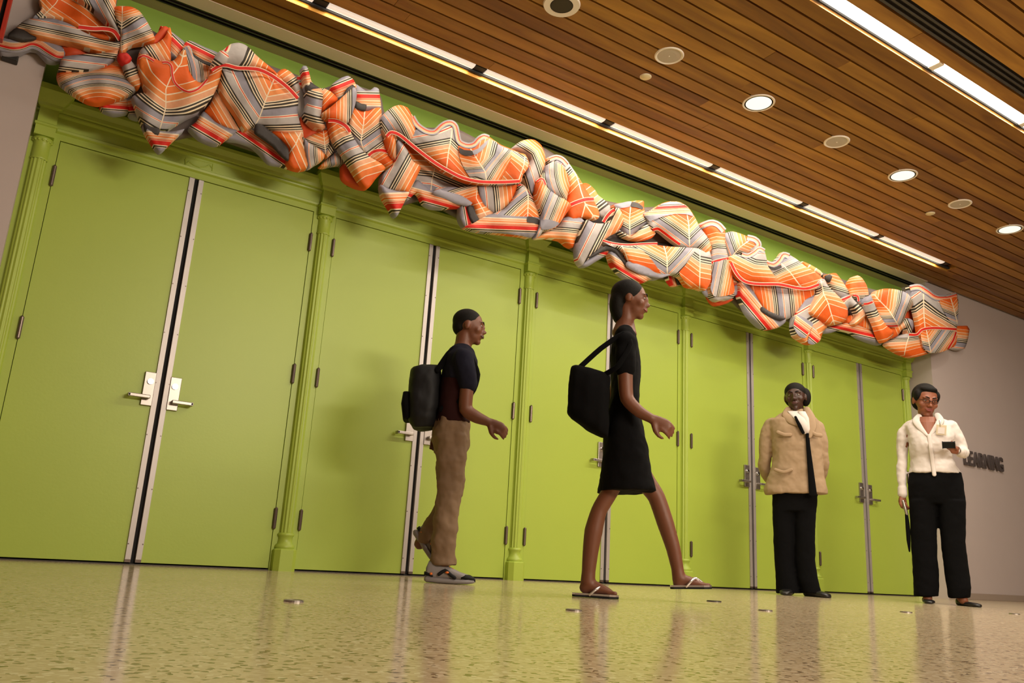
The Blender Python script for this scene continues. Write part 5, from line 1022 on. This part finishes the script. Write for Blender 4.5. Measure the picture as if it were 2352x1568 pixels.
def trainer(A, tip, up, par):
    """A heel point on the ground, tip vector heel to toe, up vector"""
    L_ = tip.length; T = tip.normalized(); Sd = T.cross(up).normalized()
    def q(t, s_, h): return A + T * t * L_ + Sd * s_ + up * h
    b_ = B(); R_ = []
    for t, w_, h0, h1 in ((0.0, .026, .012, .030), (.05, .036, .002, .036), (.3, .040, 0, .034), (.6, .050, 0, .030), (.85, .046, .003, .032), (.97, .026, .010, .030), (1.0, .010, .016, .026)):
        R_.append(ell(q(t, 0, (h0 + h1) / 2), Sd * w_, up * (h1 - h0) / 2, 16, 0.6))
    loft(b_, R_); bmesh.ops.recalc_face_normals(b_, faces=b_.faces); so = part('sole', b_, SGR, par, smooth=True)
    b_ = B(); R_ = []
    for t, w_, h1, lean in ((0.02, .024, .085, 0), (.07, .034, .125, 0), (.2, .037, .132, 0), (.35, .037, .120, 0), (.5, .041, .095, 0), (.7, .044, .070, 0), (.88, .038, .056, 0), (.96, .020, .044, 0)):
        R_.append(ell(q(t, 0, (0.02 + h1) / 2), Sd * w_, up * (h1 - 0.02) / 2, 18, 0.8))
    loft(b_, R_); bmesh.ops.recalc_face_normals(b_, faces=b_.faces); sh = part('shoe', b_, SGR, par, smooth=True, label='grey trainer with black toe and orange marks')
    b_ = B(); R_ = []
    for t, w_, h0, h1 in ((.72, .047, .028, .045), (.8, .046, .024, .060), (.9, .037, .020, .056), (.98, .022, .016, .044), (1.01, .008, .016, .030)):
        R_.append(ell(q(t, 0, (h0 + h1) / 2), Sd * w_, up * (h1 - h0) / 2, 16, 0.8))
    loft(b_, R_); bmesh.ops.recalc_face_normals(b_, faces=b_.faces); part('toe_cap', b_, SBK, sh, smooth=True)
    b_ = B(); R_ = []
    for t, w_, h0, h1 in ((-.01, .015, .040, .062), (.04, .035, .036, .066), (.11, .039, .034, .060), (.17, .039, .034, .044)):
        R_.append(ell(q(t, 0, (h0 + h1) / 2), Sd * w_, up * (h1 - h0) / 2, 14, 0.8))
    loft(b_, R_); bmesh.ops.recalc_face_normals(b_, faces=b_.faces); part('heel_cap', b_, SBK, sh, smooth=True)
    for sd in (-1, 1):
        b_ = B(); tube(b_, [q(.28, sd * .041, .05), q(.40, sd * .044, .075), q(.52, sd * .046, .050), q(.60, sd * .049, .036)], [(0.010, 0.004)] * 4, n=8, sub=3); part('side_stripe', b_, SBK, sh, smooth=True)
        b_ = B(); ball(b_, q(.13, sd * .0395, .052), (0.009, 0.009, 0.008), 2); ball(b_, q(.44, sd * .0445, .064), (0.012, 0.012, 0.007), 2); part('accent', b_, SOR, sh, smooth=True)
    b_ = B()
    for i in range(5):
        t = .42 + i * .065; h = .108 - i * .011; cyl(b_, q(t, 0, h), Sd, 0.0035, 0.0035, 0.045, 8)
    part('laces', b_, SOR, sh)
A_ = J(974, 1331, -.06); A_.z = 0.0; T_ = J(1091, 1333, -.06) - J(974, 1331, -.06); T_.z = 0
trainer(A_, T_, UP, O)
tp = (f.s * 0.16 - UP * 0.20).normalized() * T_.length; trainer(J(945, 1222, .14), tp, (f.s * 0.20 + UP * 0.16).normalized(), O)
# backpack
bk = thing('backpack', 'bulky black backpack on the back of the man in khaki trousers', 'backpack', J(975, 985))
b = B(); sil(b, f, [(842, 962, 1008, 0.09), (850, 945, 1014, 0.13), (880, 938, 1014, 0.15), (930, 936, 1010, 0.155), (965, 938, 1004, 0.15), (985, 948, 998, 0.12)], n=32, flat=0.7); o = part('bag', b, SBK, bk); fuse(o, 0.012, 2); wrinkle(o, 0.02, 0.1)
b = B(); sil(b, f, [(905, 926, 945, 0.10), (930, 922, 945, 0.12), (965, 926, 945, 0.11)], n=20, flat=0.7); part('front_pocket', b, BLK, bk, smooth=True)
for dd in (-.13, .13):
    b = B(); tube(b, [J(1005, 850, dd), J(1040, 803, dd), J(1078, 818, dd * 1.15), J(1096, 860, dd * 1.25), J(1080, 905, dd * 1.35), J(1014, 940, dd)], [(0.020, 0.008)] * 6, f, n=8); part('strap', b, BLK, bk, smooth=True)

# ---- woman in the black dress, walking right
f = Fig(1375, 1370, -2.05); O = person(f, 'woman walking right in black knee length dress and silver flip flops'); J = f.J
b = B(); hc = J(1449, 690, 0.0); HF = (f.s * 1.0 - f.d * 0.12 - UP * 0.08).normalized()
qq, rot, kk = head(b, hc, HF, UP, abs(J(1449, 648).z - J(1449, 735).z))
tube(b, [J(1440, 705), J(1437, 735), J(1434, 765)], [0.050, 0.046, 0.07], f)
sil(b, f, [(755, 1416, 1452, 0.10), (780, 1412, 1458, 0.14), (800, 1412, 1458, 0.14)])
sil(b, f, [(790, 1416, 1456, 0.12), (880, 1416, 1458, 0.12), (960, 1408, 1462, 0.13), (1040, 1400, 1474, 0.13), (1070, 1404, 1474, 0.12)])
tube(b, [J(1438, 800, -.17), J(1436, 860, -.19), J(1440, 915, -.20), J(1468, 945, -.21), J(1498, 962, -.22)], [0.046, 0.040, 0.036, 0.031, 0.024], f)
hand(b, J(1500, 963, -.22), J(1532, 980, -.23) - J(1500, 963, -.22), -f.d * 0.8 + UP * 0.4, 1, 0.95, 0.5, 0.05)
tube(b, [J(1432, 800, .17), J(1422, 860, .19), J(1410, 910, .20), J(1404, 955, .19)], [0.046, 0.038, 0.032, 0.024], f)
hand(b, J(1404, 958, .19), J(1402, 990, .18) - J(1404, 958, .19), f.d, 1, 0.95, 0.6, 0.04)
# stance leg and foot
tube(b, [J(1436, 1050, -.07), J(1418, 1092, -.07), J(1398, 1134, -.07), J(1376, 1172, -.07), J(1363, 1220, -.07), J(1356, 1270, -.07), J(1352, 1312, -.07), J(1350, 1338, -.07)], [0.060, 0.050, 0.043, 0.041, 0.047, 0.040, 0.035, 0.038], f)
tube(b, [J(1341, 1350, -.07), J(1356, 1346, -.07), J(1378, 1352, -.07), J(1400, 1359, -.07)], [(0.028, 0.028), (0.036, 0.034), (0.028, 0.036), (0.017, 0.040)], f)
for i, (x_, dd) in enumerate(((1413, -.105), (1412, -.085), (1410, -.068), (1407, -.052), (1403, -.037))): tube(b, [J(1396, 1361, dd + (.008 - i * .004)), J(x_ - 3, 1362, dd), J(x_ + 2, 1363, dd)], [0.012, 0.0105, 0.009 if i else 0.011], n=8, sub=2)
# leading leg, heel just off the floor
tube(b, [J(1450, 1060, .08), J(1486, 1110, .08), J(1508, 1142, .08), J(1528, 1200, .08), J(1546, 1258, .08), J(1556, 1306, .08), J(1560, 1330, .08)], [0.070, 0.052, 0.046, 0.045, 0.038, 0.032, 0.036], f)
tube(b, [J(1555, 1340, .08), J(1572, 1334, .08), J(1592, 1338, .08), J(1614, 1343, .08)], [(0.026, 0.028), (0.032, 0.032), (0.026, 0.035), (0.016, 0.038)], f)
for i, (x_, dd) in enumerate(((1628, .05), (1627, .066), (1625, .082), (1622, .097), (1618, .110))): tube(b, [J(1610, 1344, dd), J(x_ - 3, 1343, dd), J(x_ + 2, 1342, dd)], [0.012, 0.0105, 0.009], n=8, sub=2)
o = part('body', b, SKB, O); fuse(o, 0.0075, 2); face(o, qq, rot, kk, LIP)
b = B(); ball(b, qq(0, -0.024, 0.040), (0.088 * kk, 0.098 * kk, 0.086 * kk), 3, rot); ball(b, qq(0, -0.070, -0.020), (0.078 * kk, 0.052 * kk, 0.105 * kk), 3, rot); ball(b, qq(0, -0.055, -0.09), (0.06 * kk, 0.045 * kk, 0.06 * kk), 2, rot)
h_ = part('hair', b, HAIR, O); fuse(h_, 0.010, 3)
b = B()
sil(b, f, [(758, 1420, 1452, 0.12), (775, 1408, 1462, 0.17), (810, 1402, 1468, 0.18), (850, 1404, 1472, 0.175), (900, 1404, 1468, 0.16), (940, 1398, 1468, 0.165), (990, 1388, 1478, 0.18), (1040, 1384, 1490, 0.185), (1090, 1378, 1498, 0.185), (1130, 1372, 1508, 0.18)], n=36)
tube(b, [J(1438, 785, -.17), J(1437, 815, -.185), J(1436, 850, -.19)], [0.060, 0.056, 0.052], f); tube(b, [J(1434, 785, .17), J(1430, 815, .185), J(1424, 850, .19)], [0.060, 0.056, 0.052], f)
o = part('dress', b, BLK, O); fuse(o, 0.011, 3); wrinkle(o, 0.02, 0.10)
def flipflop(c0, c1, w_, par):
    T = (c1 - c0); L_ = T.length; T.normalize(); Sd = T.cross(UP).normalized(); N_ = Sd.cross(T).normalized()
    def q(t, s_, h): return c0 + T * t * L_ + Sd * s_ + N_ * h
    prof = ((0, .022), (.06, .034), (.3, .034), (.55, .040), (.8, .047), (.94, .038), (1.0, .020))
    for nm, h0, h1, mm in (('sole', 0.0, 0.010, SBK), ('footbed', 0.010, 0.019, SIL)):
        b_ = B(); lo = [q(t, s_ * w, h0) for s_ in (1, -1) for t, w in (prof if s_ == 1 else prof[::-1])]; hi = [q(t, s_ * w, h1) for s_ in (1, -1) for t, w in (prof if s_ == 1 else prof[::-1])]
        loft(b_, [lo, hi]); bmesh.ops.recalc_face_normals(b_, faces=b_.faces)
        sh = part('flip_flop', b_, mm, par) if nm == 'sole' else part(nm, b_, mm, sh)
    for sd in (-1, 1):
        b_ = B(); tube(b_, [q(.38, sd * .040, .012), q(.50, sd * .040, .038), q(.62, sd * .026, .052), q(.76, .012, .034), q(.80, .012, .020)], [(0.007, 0.003)] * 5, n=8, sub=3); part('strap', b_, SIL, sh, smooth=True)
a_, c_ = J(1314, 1372, -.07), J(1421, 1373, -.07); a_.z = 0.002; c_.z = 0.002; flipflop(a_, c_, .04, O)
flipflop(J(1540, 1352, .08), J(1634, 1352, .08), .04, O)
bg_ = thing('shoulder_bag', 'large black tote bag slung behind the woman in the black dress', 'bag', J(1345, 1000))
b = B()
R_ = []
for (xa, ya), (xb, yb), hd in (((1302, 948), (1312, 842), .05), ((1312, 962), (1322, 838), .09), ((1345, 985), (1355, 846), .11), ((1378, 1002), (1388, 856), .10), ((1396, 1008), (1402, 866), .06)):
    a_, c_ = J(xa, ya, -.16), J(xb, yb, -.16); R_.append(ell((a_ + c_) / 2, (c_ - a_) / 2, f.d * hd, 24, 0.55))
loft(b, R_); bmesh.ops.recalc_face_normals(b, faces=b.faces); o = part('bag', b, BLK, bg_); fuse(o, 0.012, 2); wrinkle(o, 0.015, 0.1)
for dd in (-.20, -.12):
    b = B(); tube(b, [J(1330, 845, dd), J(1380, 800, dd), J(1432, 766, dd), J(1448, 790, dd - .03), J(1420, 840, dd - .05), J(1385, 862, dd)], [(0.014, 0.006)] * 6, f, n=8); part('strap', b, BLK, bg_, smooth=True)

# ------------------------------------------------------------------ small things
# dark metal lettering on the right wall (the start is hidden behind the woman)
sg = thing('wall_lettering', 'dark grey metal capital letters on the pale wall at far right', 'sign', (9.1, -0.31, 1.58))
x_ = 8.66
for ch, wd in (('L', .10), ('E', .105), ('A', .125), ('R', .12), ('N', .125), ('I', .055), ('N', .125), ('G', .125)):
    cu = bpy.data.curves.new('letter', 'FONT'); cu.body = ch; cu.size = 0.235; cu.extrude = 0.008; cu.offset = 0.006
    tmp = bpy.data.objects.new('tmp', cu); COL.objects.link(tmp); bpy.context.view_layer.update()
    me = bpy.data.meshes.new_from_object(tmp.evaluated_get(bpy.context.evaluated_depsgraph_get())); COL.objects.unlink(tmp); bpy.data.objects.remove(tmp)
    bm = B(); bm.from_mesh(me); bpy.data.meshes.remove(me)
    mn = min(v.co.x for v in bm.verts); mxx = max(v.co.x for v in bm.verts); sc = (wd - 0.014) / (mxx - mn)
    for v in bm.verts: v.co = Vector((x_ + (v.co.x - mn) * sc, -0.318 + -v.co.z, 1.502 + v.co.y))
    bmesh.ops.recalc_face_normals(bm, faces=bm.faces); part('letter', bm, 'letter', sg); x_ += wd
# steel floor covers
for px_, py_, r_, lab, mm in ((675, 1379, .032, 'steel disc set in the floor before the first column', 'steel'), (1318, 1400, .030, 'steel disc set in the floor below the flip flop', 'steel'),
                          (1758, 1401, .032, 'steel disc set in the floor below the person in tan jacket', 'steel'), (2081, 1405, .032, 'steel disc set in the floor left of the woman in white', 'steel'), (2330, 1409, .032, 'steel disc set in the floor at the right edge', 'steel'),
                          (1640, 1380, .040, 'dull dark disc set in the floor between the walkers and the standing pair', 'slot_mid')):
    p = at(px_, py_, z=0.003)
    t = thing('floor_cover', lab, 'floor fitting', (p.x, p.y, 0), 'round covers set in the terrazzo floor')
    b = B(); lathe(b, [(0.001, 0.004), (r_ * .8, 0.004), (r_ * .82, 0.002), (r_ * .001, 0.002)], p.x, p.y, n=24); part('lid', b, mm, t)
    b = B(); lathe(b, [(r_ * .84, 0.0), (r_ * .84, 0.005), (r_ * .98, 0.0055), (r_, 0.0)], p.x, p.y, n=24); part('ring', b, mm, t)
# red framed panel standing out at the far left edge
fx = at(30, 0, y=-0.75).x
rf = thing('framed_panel', 'tall red framed panel hung at the upper left edge', 'panel', (fx - 0.3, -0.78, 2.6))
for x0, x1, z0, z1 in ((fx - 0.020, fx, 2.62, 3.4), (fx - 0.60, fx - 0.58, 2.62, 3.4), (fx - 0.58, fx - 0.020, 2.62, 2.64), (fx - 0.58, fx - 0.020, 3.38, 3.4)):
    b = B(); box(b, x0, x1, -0.80, -0.75, z0, z1, 0.002); part('frame_bar', b, 'redframe', rf)
b = B(); box(b, fx - 0.58, fx - 0.02, -0.765, -0.755, 2.64, 3.38); part('backing', b, 'black', rf)
b = B(); box(b, fx - 0.555, fx - 0.040, -0.785, -0.766, 2.66, 3.36, 0.002); part('print', b, 'redprint', rf)
b = B(); box(b, fx - 0.31, fx - 0.29, -0.75, -0.31, 3.0, 3.02); part('bracket', b, 'slot_dark', rf)
br_ = thing('dark_mark', 'small dark mark under the left tip of the fabric sculpture', 'bracket', tuple(at(25, 131, y=-.31)))  # dark blob below the sculpture's left tip, built as plate and stub
p0 = at(4, 130, y=-.33); p1 = at(43, 133, y=-.33); b = B(); box(b, p0.x, p1.x, -0.36, -0.30, min(p0.z, p1.z) - .012, max(p0.z, p1.z) + .006, 0.006); part('plate', b, 'slot_dark', br_)
p2 = at(41, 124, y=-.34); b = B(); cyl(b, p2, (0, -1, 0), 0.006, 0.006, 0.07, 12); part('stub', b, 'slot_dark', br_)
